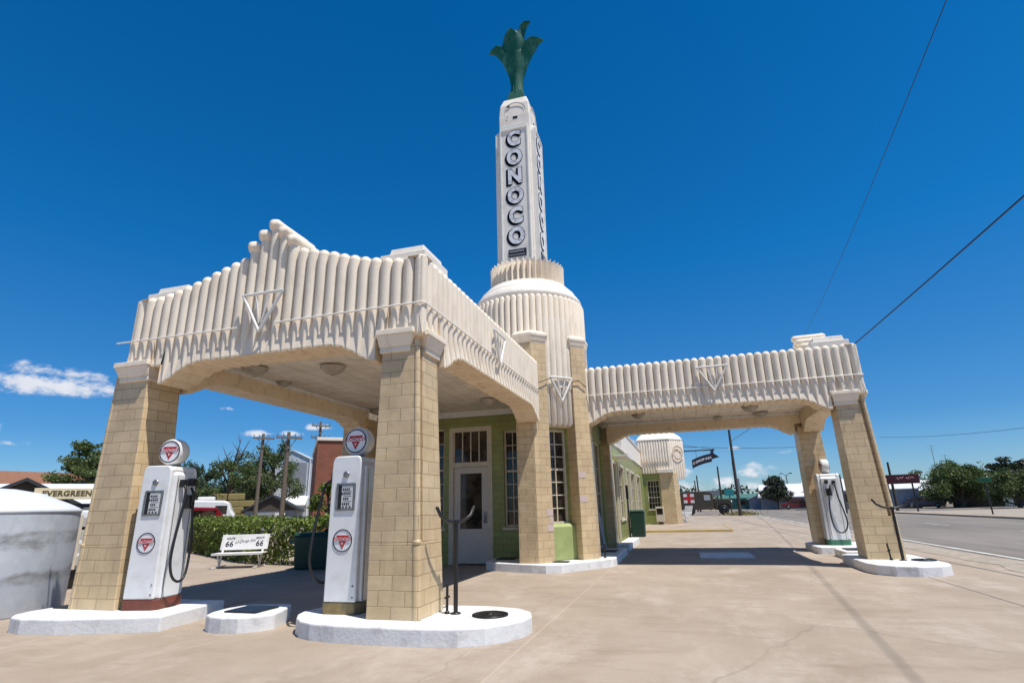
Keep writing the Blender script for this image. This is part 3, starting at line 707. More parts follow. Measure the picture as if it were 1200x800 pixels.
# fluted drop between the pilasters
mb = MB(); 
for i in range(5):
    t = -.45 + .145 * (i + .5); r_ = .072; b3 = Vector((*DT(math.sqrt(TR ** 2 - t * t), t), 0))
    th = [-PI / 2 + PI * k / 8 for k in range(9)]
    v = [b3 + T45 * (r_ * math.sin(a)) + D45 * (r_ * math.cos(a)) + Vector((0, 0, z)) for z in (3.08, 3.12, 5.0, 5.7) for a in th]
    for k in range(9): v[k] = v[k] * .5 + (b3 + Vector((0, 0, 3.06))) * .5
    mb.add(v, [(j * 9 + k, j * 9 + k + 1, (j + 1) * 9 + k + 1, (j + 1) * 9 + k) for j in range(3) for k in range(8)], 0, True)
m45 = Matrix((T45, -D45, Vector((0, 0, 1)))).transposed().to_4x4(); m45.translation = TC
mb.box(-.45, .28, -1.325, -1.13, 3.06, 4.2, 0, m45)
drop = mb.obj('fluted_drop', STUCCO, station, uv=False)
e = MB(); tri = [(-.36, 4.18), (.24, 4.18), (-.06, 3.62)]
for i in range(3):
    a, c = tri[i], tri[(i + 1) % 3]
    e.tube([m45 @ Vector((a[0], -1.51, a[1])), m45 @ Vector((c[0], -1.51, c[1]))], .026, 6)
for a0, a1 in ((-.16, -.08), (.04, -.04)): e.tube([m45 @ Vector((a0, -1.5, 4.14)), m45 @ Vector((a1, -1.5, 3.78))], [.022, .008], 5)
e.obj('triangle_emblem', WHITE, drop, uv=False)
e = MB(); e.tube([m45 @ Vector((.22, -1.53, 4.1)), m45 @ Vector((.42, -1.54, 4.14)), m45 @ Vector((.62, -1.535, 4.0))], .01, 6); e.obj('loose_cable', BLACK, drop, uv=False)
e = MB(); e.tube([m45 @ Vector((-.34, -1.53, 4.15)), m45 @ Vector((-.6, -1.55, 4.05)), m45 @ Vector((-.84, -1.53, 3.95))], .01, 6); e.obj('loose_cable', BLACK, drop, uv=False)
# east wall under the right canopy (x = .3), with shop front openings
hE = [(.35, 1.45, .15, 3.1), (1.75, 3.2, .15, 3.1)]
eo, ef = wall('wall', (.50, 8.35), (.50, 11.95), 0, 4.05, hE)
window(ef, hE[0], 2, 4, sill=True); window(ef, hE[1], 2, 4, sill=False)
wall('wall', DT(1.05, .72), (.50, 8.35), 0, 4.05, [])
mb = MB(); mb.box(-4.4, .48, 7.7, 12.4, 4.06, 4.2); mb.obj('roof', STUCCO_W, station, uv=False)

# ------------------------------------------------------------------ cafe wing behind
cafe = thing('cafe_building', 'green and cream cafe wing with a fluted corner turret, beyond the right canopy', 'building')
hw = [(.5, 1.25, .75, 2.75), (2.0, 2.9, .1, 2.75), (3.8, 5.6, .75, 2.75), (7.2, 8.1, .1, 2.75), (9.0, 11.0, .75, 2.75), (12.6, 14.8, .75, 2.75)]
co, cf = wall('wall', (.45, 12.46), (.45, 30.3), 0, 3.5, hw, parent=cafe)
for i, h in enumerate(hw):
    wn_ = window(cf, h, 2, 3, parent=cafe, sill=h[2] > .5, name='window' if h[2] > .5 else 'door', setb=.03)
    mb = MB(); mb.box(h[0] - .12, h[0] - .002, -.06, .03, h[2], h[3] + .1, 0, cf); mb.box(h[1] + .002, h[1] + .12, -.06, .03, h[2], h[3] + .1, 0, cf); mb.box(h[0] - .002, h[1] + .002, -.06, .02, h[3] + .002, h[3] + .1, 0, cf)
    mb.obj('casing', CREAM, wn_, bevel=.008, uv=False)
mb = MB(); mb.box(0, 17.8, -.05, .25, 3.502, 3.58, 0, cf); mb.box(6.5, 17.8, .02, .3, 3.585, 4.5, 0, cf); mb.box(6.4, 17.8, -.03, .34, 4.505, 4.58, 0, cf); mb.obj('parapet', STUCCO_W, cafe, bevel=.015, uv=False)
mb = MB(); mb.box(2.4, 4.6, -.55, -.052, 3.0, 3.06, 0, cf); mb.box(2.4, 4.6, -.56, -.552, 2.98, 3.1, 0, cf); mb.obj('awning', WHITE, cafe, uv=False)
hs = [(.24, 1.0, .98, 2.72)]
ko, kf = wall('wall', (.45, 30.4), (1.62, 30.4), .08, 3.1, hs, parent=cafe)
window(kf, hs[0], 4, 5, parent=cafe, thickbars=(2,), sill=True, fm=CREAM)
mb = MB(); mb.prism([(1.50, 30.25), (2.32, 30.25), (2.60, 30.55), (2.60, 31.3), (1.5, 31.3)], .1, 3.12); pc = mb.obj('pilaster', BLOCK, cafe, bevel=.015)
mb = MB(); mb.box(1.40, 2.36, 30.08, 30.9, 3.125, 3.36); mb.obj('capital', STUCCO_W, pc, bevel=.02, uv=False)
mb = MB()
def reedface(mb, a, c, z0, z1, n):
    a = Vector((*a, 0)); c = Vector((*c, 0)); u = (c - a); L = u.length; u.normalize(); nn = Vector((u.y, -u.x, 0)); p = L / n; r = p / 2
    th = [-PI / 2 + PI * k / 6 for k in range(7)]
    for i in range(n):
        b3 = a + u * (p * (i + .5))
        v = [b3 + u * (r * math.sin(t) * w) + nn * (r * .6 * math.cos(t) * w) + Vector((0, 0, z)) for z, w in ((z0, .7), (z0 + .1, .98), (z1 - r, .98), (z1, .5)) for t in th]
        mb.add(v, [(j * 7 + k, j * 7 + k + 1, (j + 1) * 7 + k + 1, (j + 1) * 7 + k) for j in range(3) for k in range(6)] + [(21, 22, 23, 24, 25, 26, 27)], 0, True)
oc = [(.30, 30.3), (2.25, 30.3), (3.05, 31.1), (3.05, 33.1), (2.2, 33.9), (.3, 33.9)]
mb.prism(oc, 3.11, 5.08)
reedface(mb, oc[0], oc[1], 3.11, 5.15, 12); reedface(mb, oc[1], oc[2], 2.75, 5.15, 6); reedface(mb, oc[2], oc[3], 3.11, 5.15, 12)
tw = mb.obj('turret', STUCCO, cafe, uv=False)
mb = MB(); cx, cy = 1.55, 32.1; sc = lambda s: [(cx + (x - cx) * s, cy + (y - cy) * s) for x, y in oc]
mb.prism(sc(1.03), 5.13, 5.22); mb.prism(sc(1.0), 5.22, 5.4, top=sc(.92)); mb.prism(sc(.92), 5.4, 5.6, top=sc(.74)); mb.prism(sc(.74), 5.6, 5.7, top=sc(.5)); mb.obj('turret_roof', STUCCO_W, tw, bevel=.02, uv=False)
mb = MB(); drum_rows(mb, (cx, cy), 1.0, 44, 5.5, 6.2, .06); mb.lathe([(1.0, 5.5), (1.0, 6.15), (.1, 6.2)], 32, (cx, cy, 0)); mb.obj('turret_drum', STUCCO, tw, uv=False)
mb = MB(); mb.box(.3, 2.26, 30.17, 30.212, 4.04, 4.08); mb.obj('light_tube', WHITE, tw, uv=False)
mb = MB(); mb.lathe([(.34, 0), (.40, -.03), (.46, 0)], 20, (0, 0, 0), 0, True, front(2.74, 30.61, 4.3, PI / 4)); mb.obj('round_emblem', mat('tan emblem', (.66, .55, .44), .6), tw, uv=False)
# hanging arrow banner sign on a bracket
sg = thing('hanging_sign', 'black curved arrow sign with white lettering hanging from a steel bracket on the cafe turret', 'sign', (4.3, 32.0, 4.0))
mb = MB(); mb.tube([(-1.3, 0, .52), (.72, 0, .52)], .04, 6); mb.tube([(-1.3, 0, .95), (.72, 0, .52)], .012, 5); mb.tube([(-.45, 0, .5), (-.42, 0, -.12)], .012, 5); mb.tube([(.45, 0, .5), (.43, 0, .12)], .012, 5); mb.obj('bracket', BLACK, sg, uv=False)
mb = MB(); arc = lambda x: -.34 * (1 - ((x + .8) / 1.5)) ** 2 + .05 * x
o1 = [(-.75 + 1.2 * i / 10, .28 + arc(-.75 + 1.2 * i / 10)) for i in range(11)]; o2 = [(x, z - .52) for x, z in o1[::-1]]
out = o1 + [(.5, .62), (.74, .42), (.92, .12), (.6, .0)] + o2 + [(-.55, -.15)]
out = o1 + [(.5, .55), (.66, .60), (.62, .3), (.95, .06), (.5, -.06)] + o2
v = [(x, y, z) for y in (-.05, .05) for x, z in out]; k = len(out)
mb.add(v, [tuple(range(k))[::-1], tuple(range(k, 2 * k))] + [(i, (i + 1) % k, (i + 1) % k + k, i + k) for i in range(k)]); mb.obj('arrow_panel', INK, sg, uv=False)
mb = MB(); mb.text('U DROP INN', .2, front(-.12, -.056, 0), 0, .004, .008, warp=lambda p: Vector((p.x, p.y + arc(p.x - .12) + .02, p.z))); mb.obj('lettering', PALE, sg, uv=False)

# ------------------------------------------------------------------ islands
def rounded(x0, x1, y0, y1, rl, rrr, seg=8):
    """plan outline with radius rl at both left corners and rrr at both right corners"""
    pts = []
    for cx, cy, r, a0 in ((x1 - rrr, y0 + rrr, rrr, -90), (x1 - rrr, y1 - rrr, rrr, 0), (x0 + rl, y1 - rl, rl, 90), (x0 + rl, y0 + rl, rl, 180)):
        if r < .02: pts.append((cx, cy)); continue
        for k in range(seg + 1): t = R(a0 + 90 * k / seg); pts.append((cx + r * math.cos(t), cy + r * math.sin(t)))
    return pts
def island(label, pts, z1=.17, tf=None, z0=-.02, plates=(), group='white painted kerb islands'):
    mb = MB(tf, tf is not None)
    cx = sum(p[0] for p in pts) / len(pts); cy = sum(p[1] for p in pts) / len(pts)
    mb.prism(pts, z0, z1)
    o = mb.obj('kerb_island', ISLAND, None, bevel=.022, uv=False, seg=3)
    tag(o, label, 'kerb', group)
    for kind, a in plates:
        p = MB(tf, tf is not None)
        if kind == 'round':
            p.lathe([(a[2], z1 + .002), (a[2], z1 + .016), (a[2] * .93, z1 + .02), (a[2] * .9, z1 + .012), (a[2] * .2, z1 + .014), (a[2] * .18, z1 + .03), (.002, z1 + .03)], 32, (a[0], a[1], 0))
            p.obj('manhole_lid', BLACK, o, uv=False)
        else:
            p.box(a[0], a[1], a[2], a[3], z1 + .003, z1 + .02); p.obj('cover_plate', BLACK, o, bevel=.006, uv=False)
    return o
island('white island under the near tan pillar, with a round black lid', [(-1.68, .36), (-1.62, .16), (-1.5, -.02), (-1.34, -.17), (-1.14, -.27), (-.8, -.33), (-.3, -.345), (.2, -.34), (.56, -.28), (.8, -.15), (.98, .04), (1.09, .27), (1.11, .5), (1.04, .72), (.86, .9), (.5, 1.0), (-1.3, 1.0), (-1.6, .8)], plates=[('round', (.66, .42, .20))])
i1 = island('white island under the leftmost pillar, next to the tank', [(-5.42, -.2), (-5.34, -.42), (-5.18, -.56), (-4.9, -.63), (-4.4, -.57), (-3.9, -.44), (-3.5, -.31), (-3.24, -.2), (-3.3, .2), (-3.4, .95), (-5.2, .95), (-5.4, .7)], plates=[('plate', (-5.3, -5.0, .0, .7))])
island('small white island with a dark slab on top, between the two left pumps', [(-2.82, .12), (-2.74, -.04), (-2.6, -.13), (-2.4, -.165), (-2.2, -.13), (-2.02, .02), (-1.94, .17), (-2.04, .5), (-2.2, .8), (-2.75, .7), (-2.85, .4)], plates=[('plate', (-2.62, -2.16, .1, .52))])
island('white island at the foot of the nearest right-hand pillar', rounded(-1.3, 1.3, -.42, .88, .3, .62, 3), tf=MIR, plates=[('round', (.22, -.2, .20))])
island('small white island between the two right-hand pillar islands', rounded(-2.85, -1.9, -.2, .62, .05, .05), tf=MIR, plates=[('plate', (-2.6, -2.1, .05, .5))])
island('white island under the farthest right pillar and its pump', rounded(-5.25, -3.25, -.5, .88, .45, .1), tf=MIR)
bi = [(-1.62, 7.39), (-1.62, 6.75), (-1.5, 6.42), (-1.2, 6.18), (-.3, 5.84), (.0, 5.78), (.3, 5.9), (1.12, 7.05), (1.22, 7.35), (1.22, 8.6), (.49, 8.6), (.49, 8.3), (-.7, 7.2), (-.9, 7.39)]
o = island('long white curved plinth round the foot of the tower', bi, .17)
for a in ((-1.42, -1.0, 6.85, 7.25), (.05, .38, 6.2, 6.42)):
    p = MB(); p.box(a[0], a[1], a[2], a[3], .173, .19); p.obj('cover_plate', BLACK, o, bevel=.006, uv=False)
island('white plinth along the wall under the right canopy', rounded(.505, 1.2, 8.75, 10.4, .02, .06), .16, plates=[('plate', (.65, 1.05, 9.0, 9.6))])
island('farthest white plinth by the green bin', rounded(.76, 1.15, 11.6, 15.3, .02, .06), .17)

# ------------------------------------------------------------------ pumps
def emblem(cx, y, z, r, tilt=None):
    """round white badge, black ring, red triangle with a band of red letters; faces -Y"""
    mb = MB(); mx = front(cx, y, z)
    mb.lathe([(.001, .004), (r, .004), (r, 0)], 36, (0, 0, 0), 0, False, mx)
    mb.lathe([(r * .90, .0045), (r * .905, .009), (r * .985, .009), (r * 1.0, .0)], 36, (0, 0, 0), 1, False, mx)
    tri = [(-.66, .44), (.66, .44), (.0, -.72)]
    v = [mx @ Vector((x * r, q * r, zz)) for zz in (.0045, .008) for x, q in tri]
    mb.add(v, [(3, 4, 5), (0, 1, 4, 3), (1, 2, 5, 4), (2, 0, 3, 5)][:1] + [(0, 3, 4, 1), (1, 4, 5, 2), (2, 5, 3, 0)], 2)
    tri2 = [(-.26, -.0), (.26, -.0), (0, -.46)]
    mb.box(-.80 * r, .80 * r, -.02 * r, .26 * r, .0082, .011, 0, mx)
    mb.text('CONOCO', .36 * r, mx @ Matrix.Translation((0, .12 * r, .012)), 2, .001, .012 * r, spacing=1.05)
    mb.text('V', .34 * r, mx @ Matrix.Translation((0, -.28 * r, .010)), 0, .001, .006 * r)
    return mb
def badge(cx, y, z, r, parent, name='badge'):
    return emblem(cx, y, z, r).obj(name, [PALE2, INK, RED], parent, uv=False)
PALE2 = mat('badge white', (.80, .80, .80), .3, .04, 6)
def make_pump(label, loc, rz, skirt, hose_side, lean_hose=.0):
    t = thing('fuel_pump', label, 'gas pump', loc, rz, 'old white fuel pumps')
    H = 1.80; w, d = .24, .265         # half width, half depth
    # skirt
    oct_ = lambda k, kk=0: [(-w - .01 + k, -d + .06), (-w + .05 + k, -d - .0), (w - .05 - k, -d), (w + .01 - k, -d + .06), (w + .01 - k, d - .06), (w - .05 - k, d), (-w + .05 + k, d), (-w - .01 + k, d - .06)]
    mb = MB(); mb.prism(oct_(-.004), 0, .125); mb.obj('skirt', skirt, t, bevel=.006, uv=False)
    mb = MB()
    sec = lambda k: [(-w + k, -d + .075), (-w + .055 + k, -d + .065), (w - .055 - k, -d + .065), (w - k, -d + .075), (w - k, d - .075), (w - .055 - k, d - .065), (-w + .055 + k, d - .065), (-w + k, d - .075)]
    mb.prism(sec(0), .127, 1.66, top=sec(.012)); mb.prism(sec(.012), 1.66, 1.71, top=[(x * .9, y * .92) for x, y in sec(.03)])
    body = mb.obj('body', ENAMEL, t, bevel=.012, uv=False, seg=3)
    # raised front and back door panels with arched shoulders
    for s in (-1, 1):
        mb = MB(); pw = .208
        o2 = [(-pw, .13), (pw, .13), (pw - .006, 1.62), (pw - .012, 1.72), (pw - .03, 1.76), (pw - .065, 1.785), (-pw + .065, 1.785), (-pw + .03, 1.76), (-pw + .012, 1.72), (-pw + .006, 1.62)]
        k = len(o2); v = [(x, s * y, z) for y in (.20, d + .005) for x, z in o2]
        f = [tuple(range(k)), tuple(range(k, 2 * k))[::-1]] + [(i, i + k, (i + 1) % k + k, (i + 1) % k) for i in range(k)]
        mb.add(v, f if s > 0 else [q[::-1] for q in f]); mb.obj('door_panel', ENAMEL, t, bevel=.018, uv=False, seg=3)
    mb = MB(); mb.frustum((-.20, .20, -.198, .198), (-.18, .18, -.19, .19), 1.705, 1.775); mb.obj('top_cap', ENAMEL, t, bevel=.02, uv=False)
    # dial
    fy = -d - .006
    mb = MB(); mx = front(.165, fy, .30); mb.lathe([(.001, .006), (.011, .006), (.013, 0)], 14, (0, 0, 0), 0, True, mx); mb.box(.155, .175, fy - .003, fy, .17, .19); mb.obj('lock', STEEL, t, uv=False)
    for sx in (-1, 1):
        mb = MB(); mb.box(sx * (w + .0015) - .0015, sx * (w + .0015) + .0015, -d + .10, -d + .106, .14, 1.64); mb.box(sx * (w + .0015) - .0015, sx * (w + .0015) + .0015, d - .106, d - .10, .14, 1.64); mb.obj('seam', mat('dark panel seam', (.08, .08, .08), .6), t, uv=False)
    mb = MB(); mb.box(-w - .004, w + .004, -d + .07, d - .07, .1255, .1335); mb.obj('trim_strip', STEEL, t, uv=False)
    mb = MB(); z0, z1, x0, x1 = 1.135, 1.46, -.115, .135
    mb.box(x0, x1, fy - .012, fy, z1 - .022, z1); mb.box(x0, x1, fy - .012, fy, z0, z0 + .022); mb.box(x0, x0 + .022, fy - .012, fy, z0 + .022, z1 - .022); mb.box(x1 - .022, x1, fy - .012, fy, z0 + .022, z1 - .022)
    dial = mb.obj('dial_window', STEEL, t, bevel=.004, uv=False)
    mb = MB(); mb.box(x0 + .022, x1 - .022, fy - .004, fy - .0005, z0 + .022, z1 - .022, 0); mb.box(x0 + .07, x1 - .03, fy - .007, fy - .0042, z0 + .03, z1 - .03, 1)
    for zz, n_ in ((1.385, 4), (1.335, 5), (1.275, 3), (1.215, 4)):
        for j in range(n_): mb.box(-.012 + (j - n_ / 2) * .026 + .03, -.012 + (j - n_ / 2) * .026 + .048, fy - .0085, fy - .0072, zz - .013, zz + .013, 2)
    for zz in (1.36, 1.305, 1.245): mb.box(-.02, .09, fy - .0085, fy - .0072, zz - .002, zz + .002, 2)
    for j in range(3): mb.box(-.03 + j * .045, -.005 + j * .045, fy - .0085, fy - .0072, 1.172, 1.19, 2)
    mb.obj('dial_face', [BLACK, mat('dial card', (.62, .62, .60), .4, .05), INK], dial, uv=False)
    mb = MB(); mx = front(.0, fy, 1.56); mb.lathe([(.001, .016), (.012, .02), (.02, .012), (.036, .014), (.042, 0)], 20, (0, 0, 0), 0, True, mx); mb.obj('medallion', STEEL, t, uv=False)
    badge(.0, fy + .003, .80, .13, t)
    # globe
    mb = MB(); mb.lathe([(.075, 1.77), (.085, 1.80), (.06, 1.83)], 20); mb.obj('globe_collar', STEEL, t, uv=False)
    mb = MB(); mx = Matrix.Translation((0, 0, 1.985)) @ Matrix.Rotation(PI / 2, 4, 'X')
    mb.lathe([(.001, -.095), (.15, -.09), (.168, -.085), (.178, -.06), (.183, 0), (.178, .06), (.168, .085), (.15, .09), (.001, .095)], 40, (0, 0, 0), 0, True, mx)
    gl = mb.obj('globe', mat('globe glass', (.76, .74, .69), .25, .04, 6, coat=.2), t, uv=False)
    badge(0, -.093, 1.985, .152, gl); 
    bb = badge(0, -.093, 1.985, .152, gl); bb.rotation_euler = (0, 0, PI)
    # hose and nozzle on one side
    s = hose_side; X = s * (w + .01)
    mb = MB(); mb.box(X - s * .012, X + s * .05, -.13, -.05, 1.50, 1.60); mb.box(X - s * .012, X + s * .06, .04, .12, 1.52, 1.62); mb.box(X - s * .012, X + s * .075, .0, .12, 1.22, 1.40)
    mb.tube([(X + s * .05, .07, 1.24), (X + s * .09, .05, 1.34), (X + s * .10, .03, 1.42), (X + s * .06, .02, 1.5)], [.022, .028, .022, .014], 8)
    mb.obj('nozzle', BLACK if rz else STEEL, t, bevel=.008, uv=False)
    pts = [(X + s * .04, -.09, 1.52), (X + s * .075, -.10, 1.44), (X + s * .075, -.12, 1.2), (X + s * .08, -.20, .8), (X + s * .09, -.225, .55), (X + s * .10, -.17, .38), (X + s * .11, -.06, .31), (X + s * .11, .05, .36), (X + s * .10, .11, .55), (X + s * .09, .12, .9), (X + s * .08, .08, 1.22)]
    if lean_hose: pts = [(x + s * lean_hose * math.sin(min(1, i / 6) * PI), y, z) for i, (x, y, z) in enumerate(pts)]
    # smooth the hose
    P = [Vector(p) for p in pts]; sm = []
    for i in range(len(P) - 1):
        a, b_, c, d_ = P[max(i - 1, 0)], P[i], P[i + 1], P[min(i + 2, len(P) - 1)]
        for q in range(4):
            u = q / 4; sm.append(.5 * ((2 * b_) + (c - a) * u + (2 * a - 5 * b_ + 4 * c - d_) * u * u + (3 * b_ - a - 3 * c + d_) * u ** 3))
    sm.append(P[-1]); mb = MB(); mb.tube(sm, .017, 8); mb.obj('hose', RUBBER, t, uv=False)
    return t
make_pump('white fuel pump with a red-brown skirt beside the leftmost pillar', (-3.97, .30, .17), R(11), RUST, 1)
make_pump('white fuel pump with an olive skirt standing against the near pillar', (-1.11, .46, .17), R(2), OLIVE, -1, .13)
make_pump('white fuel pump with a green skirt by the far right pillar', (6.52, 11.05, .17), PI / 2, TEAL, -1)

# ------------------------------------------------------------------ stands
def stand(label, loc, rz, h=1.10, spread=.145):
    mb = MB(); mb.tube([(0, 0, 0), (0, 0, h - .12)], .026, 10); mb.lathe([(.06, 0), (.06, .012), (.025, .02)], 16)
    mb.tube([(-spread - .015, 0, h + .02), (-spread, 0, h), (-spread * .85, 0, h - .07), (-spread * .5, 0, h - .125), (0, 0, h - .15), (spread * .5, 0, h - .125), (spread * .85, 0, h - .07), (spread, 0, h), (spread + .015, 0, h + .02)], .02, 8)
    mb.lathe([(.036, h - .17), (.036, h - .12)], 10)
    mb.ball((-spread - .015, 0, h + .02), .02); mb.ball((spread + .015, 0, h + .02), .02)
    tag(mb.obj('hose_stand', BLACK, uv=False), label, 'stand', 'black forked stands', loc, rz)
stand('black forked stand on the near island beside the round lid', (.24, .45, .17), R(71), 1.12, .31)
stand('black forked stand in front of the nearest right-hand pillar', (6.62, 6.78, .17), R(6), 1.08, .31)
def stub(label, loc, lean):
    mb = MB(); mb.tube([(0, 0, 0), (lean * .5, 0, .14), (lean, 0, .30)], .016, 8); mb.lathe([(.03, 0), (.03, .02), (.016, .03)], 12); mb.tube([(lean * .5 - .03, 0, .16), (lean * .5 + .03, 0, .18)], .012, 6)
    tag(mb.obj('pipe_stub', BLACK, uv=False), label, 'pipe', 'short black pipe stubs', loc, 0)
stub('short black pipe stub beside the near forked stand', (.14, .44, .17), .0)
stub('short black pipe stub beside the right-hand forked stand', (6.45, 6.86, .17), -.02)
stub('short black pipe stub at the right end of the tower plinth', (1.0, 7.3, .17), .02)

# ------------------------------------------------------------------ tank
TK = (-7.5, .18, 0)
tk = thing('water_tank', 'big round bluish white tank with a domed lid left of the pillars', 'tank', TK)
mb = MB(); mb.lathe([(.01, 0), (1.27, 0), (1.275, .02), (1.28, .8), (1.27, 1.40)], 72)
def tankmat():
    m, nt, b = nodes_of('scuffed white tank')
    sep = N(nt, 'ShaderNodeSeparateXYZ'); tc = N(nt, 'ShaderNodeTexCoord'); nt.links.new(tc.outputs['Object'], sep.inputs[0])
    zz = N(nt, 'ShaderNodeMath', operation='MULTIPLY_ADD'); nt.links.new(noise(nt, 1.5, 5, .6, stretch=(1, 1, 2)), zz.inputs[0]); zz.inputs[1].default_value = .42; nt.links.new(sep.outputs[2], zz.inputs[2])
    mu = None
    for zc, hw in ((1.22, .13), (.70, .12)):      # two grey rubbed bands round the shell
        k1 = N(nt, 'ShaderNodeMath', operation='SUBTRACT'); nt.links.new(zz.outputs[0], k1.inputs[0]); k1.inputs[1].default_value = zc
        k2 = N(nt, 'ShaderNodeMath', operation='ABSOLUTE'); nt.links.new(k1.outputs[0], k2.inputs[0])
        mr = N(nt, 'ShaderNodeMapRange', interpolation_type='SMOOTHSTEP'); nt.links.new(k2.outputs[0], mr.inputs[0]); mr.inputs[1].default_value = hw * .3; mr.inputs[2].default_value = hw; mr.inputs[3].default_value = .85; mr.inputs[4].default_value = 0
        if mu is None: mu = mr.outputs[0]
        else:
            mx_ = N(nt, 'ShaderNodeMath', operation='MAXIMUM'); nt.links.new(mu, mx_.inputs[0]); nt.links.new(mr.outputs[0], mx_.inputs[1]); mu = mx_.outputs[0]
    mu = mixc(nt, 1.0, mu, ramp(nt, noise(nt, 2.2, 6, .65, stretch=(1, 1, 2)), .34, .58, (.15, .15, .15), (1, 1, 1)), 'MULTIPLY')
    base = mixc(nt, ramp(nt, noise(nt, 6, 5), .35, .7), (.47, .50, .55), (.56, .59, .63))
    st = ramp(nt, noise(nt, 5, 4, stretch=(1, 1, .12)), .55, .75, (0, 0, 0), (.35, .35, .35))
    base = mixc(nt, st, base, (.36, .37, .38))
    nt.links.new(mixc(nt, mu, base, (.17, .17, .165)), b.inputs['Base Color']); b.inputs['Roughness'].default_value = .5
    bump(nt, b, noise(nt, 4, 3), .15, .03); return m
mb.obj('shell', tankmat(), tk, uv=False)
mb = MB(); mb.lathe([(1.24, 1.39), (1.274, 1.39), (1.284, 1.405), (1.28, 1.43), (1.24, 1.465), (1.1, 1.535), (.8, 1.66), (.78, 1.685), (.74, 1.69), (.4, 1.76), (.01, 1.79)], 72); mb.obj('lid', mat('white tank lid', (.64, .67, .71), .5, .06, 1.5, .1, 12, dirt=(.5, .5, .5), dirt_amt=.3, dscale=2), tk, uv=False)
# hose lying on island
mb = MB(); mb.tube([(-5.45, .6, .03), (-5.3, .45, .2), (-5.2, .3, .21), (-5.08, .1, .21)], .02, 8); tag(mb.obj('loose_hose', RUBBER, uv=False), 'short black hose lying over the island by the tank', 'hose')

# ------------------------------------------------------------------ bench
bl = at(278, 15.6); bl = Vector((-8.25, 6.55, 0))
BS = .84
bn = thing('bench', 'white painted bench with black road shields on its backrest, before the hedge', 'bench', bl, R(20))
WB = mat('white bench paint', (.74, .73, .71), .5, .08, 6, .2, 30, dirt=(.4, .37, .33))
mb = MB(); mx = Matrix.Translation((0, .24, .42)) @ Matrix.Rotation(R(-16), 4, 'X')
mb.box(-.72, .72, -.02, .02, .08, .54, 0, mx); bk = mb.obj('backrest', WB, bn, bevel=.01, uv=False)
mb = MB(); tm = mx @ Matrix.Translation((0, -.0225, 0)) @ FRONT
for x in (-.46, .46):
    mb.text('66', .24, tm @ Matrix.Translation((x, .25, 0)), 0, .002, .004); mb.text('ROUTE', .085, tm @ Matrix.Translation((x, .42, 0)), 0, .002, .002)
mb.text('U-Drop Inn', .13, tm @ Matrix.Translation((0, .33, 0)) @ Matrix.Rotation(R(6), 4, 'Z'), 0, .002, 0, shear=.4); mb.obj('lettering', INK, bk, uv=False)
mb = MB(); mb.box(-.74, .74, -.25, .24, .40, .435); mb.box(-.74, .74, -.27, -.252, .375, .44); mb.obj('seat', WB, bn, bevel=.008, uv=False)
for x in (-.6, .6):
    mb = MB(); mb.tube([(x, -.42, .03), (x, .48, .03)], .03, 4, smooth=False); mb.tube([(x, .02, .03), (x, .18, .42), (x, .38, .95)], .035, 4, smooth=False); mb.tube([(x, -.15, .40), (x, .04, .08)], .025, 4, smooth=False); mb.obj('leg', WB, bn, bevel=.004, uv=False)

bn.scale = (BS, BS, BS)
# ------------------------------------------------------------------ bins
def bin_(label, loc, rz, w, d, h, name='bin'):
    t = thing('trash_bin', label, 'trash bin', loc, rz, 'dark green bins')
    mb = MB(); mb.frustum((-w * .9, w * .9, -d * .9, d * .9), (-w, w, -d, d), 0, h); mb.obj('body', BINGREEN, t, bevel=.03, uv=False)
    mb = MB(); mb.frustum((-w - .02, w + .02, -d - .02, d + .02), (-w + .02, w - .02, -d + .02, d - .02), h + .003, h + .07); mb.obj('lid', BINGREEN, t, bevel=.02, uv=False)
bin_('dark green bin in the shade at the end of the hedge', (-5.95, 6.55, 0), R(15), .46, .36, .76)
bin_('square dark green bin against the cafe wall', (.85, 19.1, 0), 0, .30, .32, 1.0)

# newspaper box, black sign post and white bench by the cafe
nb = thing('newspaper_box', 'cream newspaper box standing under the cafe window', 'newspaper box', (1.33, 30.05, .11))
mb = MB(); mb.box(-.24, .24, -.18, .18, .15, 1.02); mb.box(-.2, -.14, -.14, .14, 0, .149); mb.box(.14, .2, -.14, .14, 0, .149); mb.obj('case', CREAM, nb, bevel=.02, uv=False)
mb = MB(); mb.box(-.18, .18, -.187, -.1805, .58, .92); mb.obj('window', GLASS, nb, uv=False)
mb = MB(); mb.tube([(0, 0, 0), (0, 0, 2.0)], .03, 8); mb.box(-.05, .05, -.03, .03, 1.5, 2.02); tag(mb.obj('signpost', BLACK, uv=False), 'slim black post standing before the cafe wall', 'post', None, (.66, 17.3, .02))
wb = thing('picnic_bench', 'white slatted chair by the far cafe pilaster', 'chair', (2.72, 33.2, .11), R(-40))
mb = MB()
for k in range(4): mb.box(-.3, .3, -.3 + k * .15, -.18 + k * .15, .38, .41)
mb.obj('seat', WB, wb, uv=False)
mb = MB(); mx = Matrix.Translation((0, .3, .36)) @ Matrix.Rotation(R(-20), 4, 'X')
for k in range(4): mb.box(-.3 + k * .16, -.18 + k * .16, -.012, .012, 0, .7, 0, mx)
mb.obj('backrest', WB, wb, uv=False)
for x in (-.32, .32):
    mb = MB(); mb.tube([(x, -.3, 0), (x, -.28, .6), (x, .35, .58)], .03, 4, smooth=False); mb.tube([(x, -.28, .42), (x, .5, .02)], .03, 4, smooth=False); mb.obj('leg', WB, wb, uv=False)
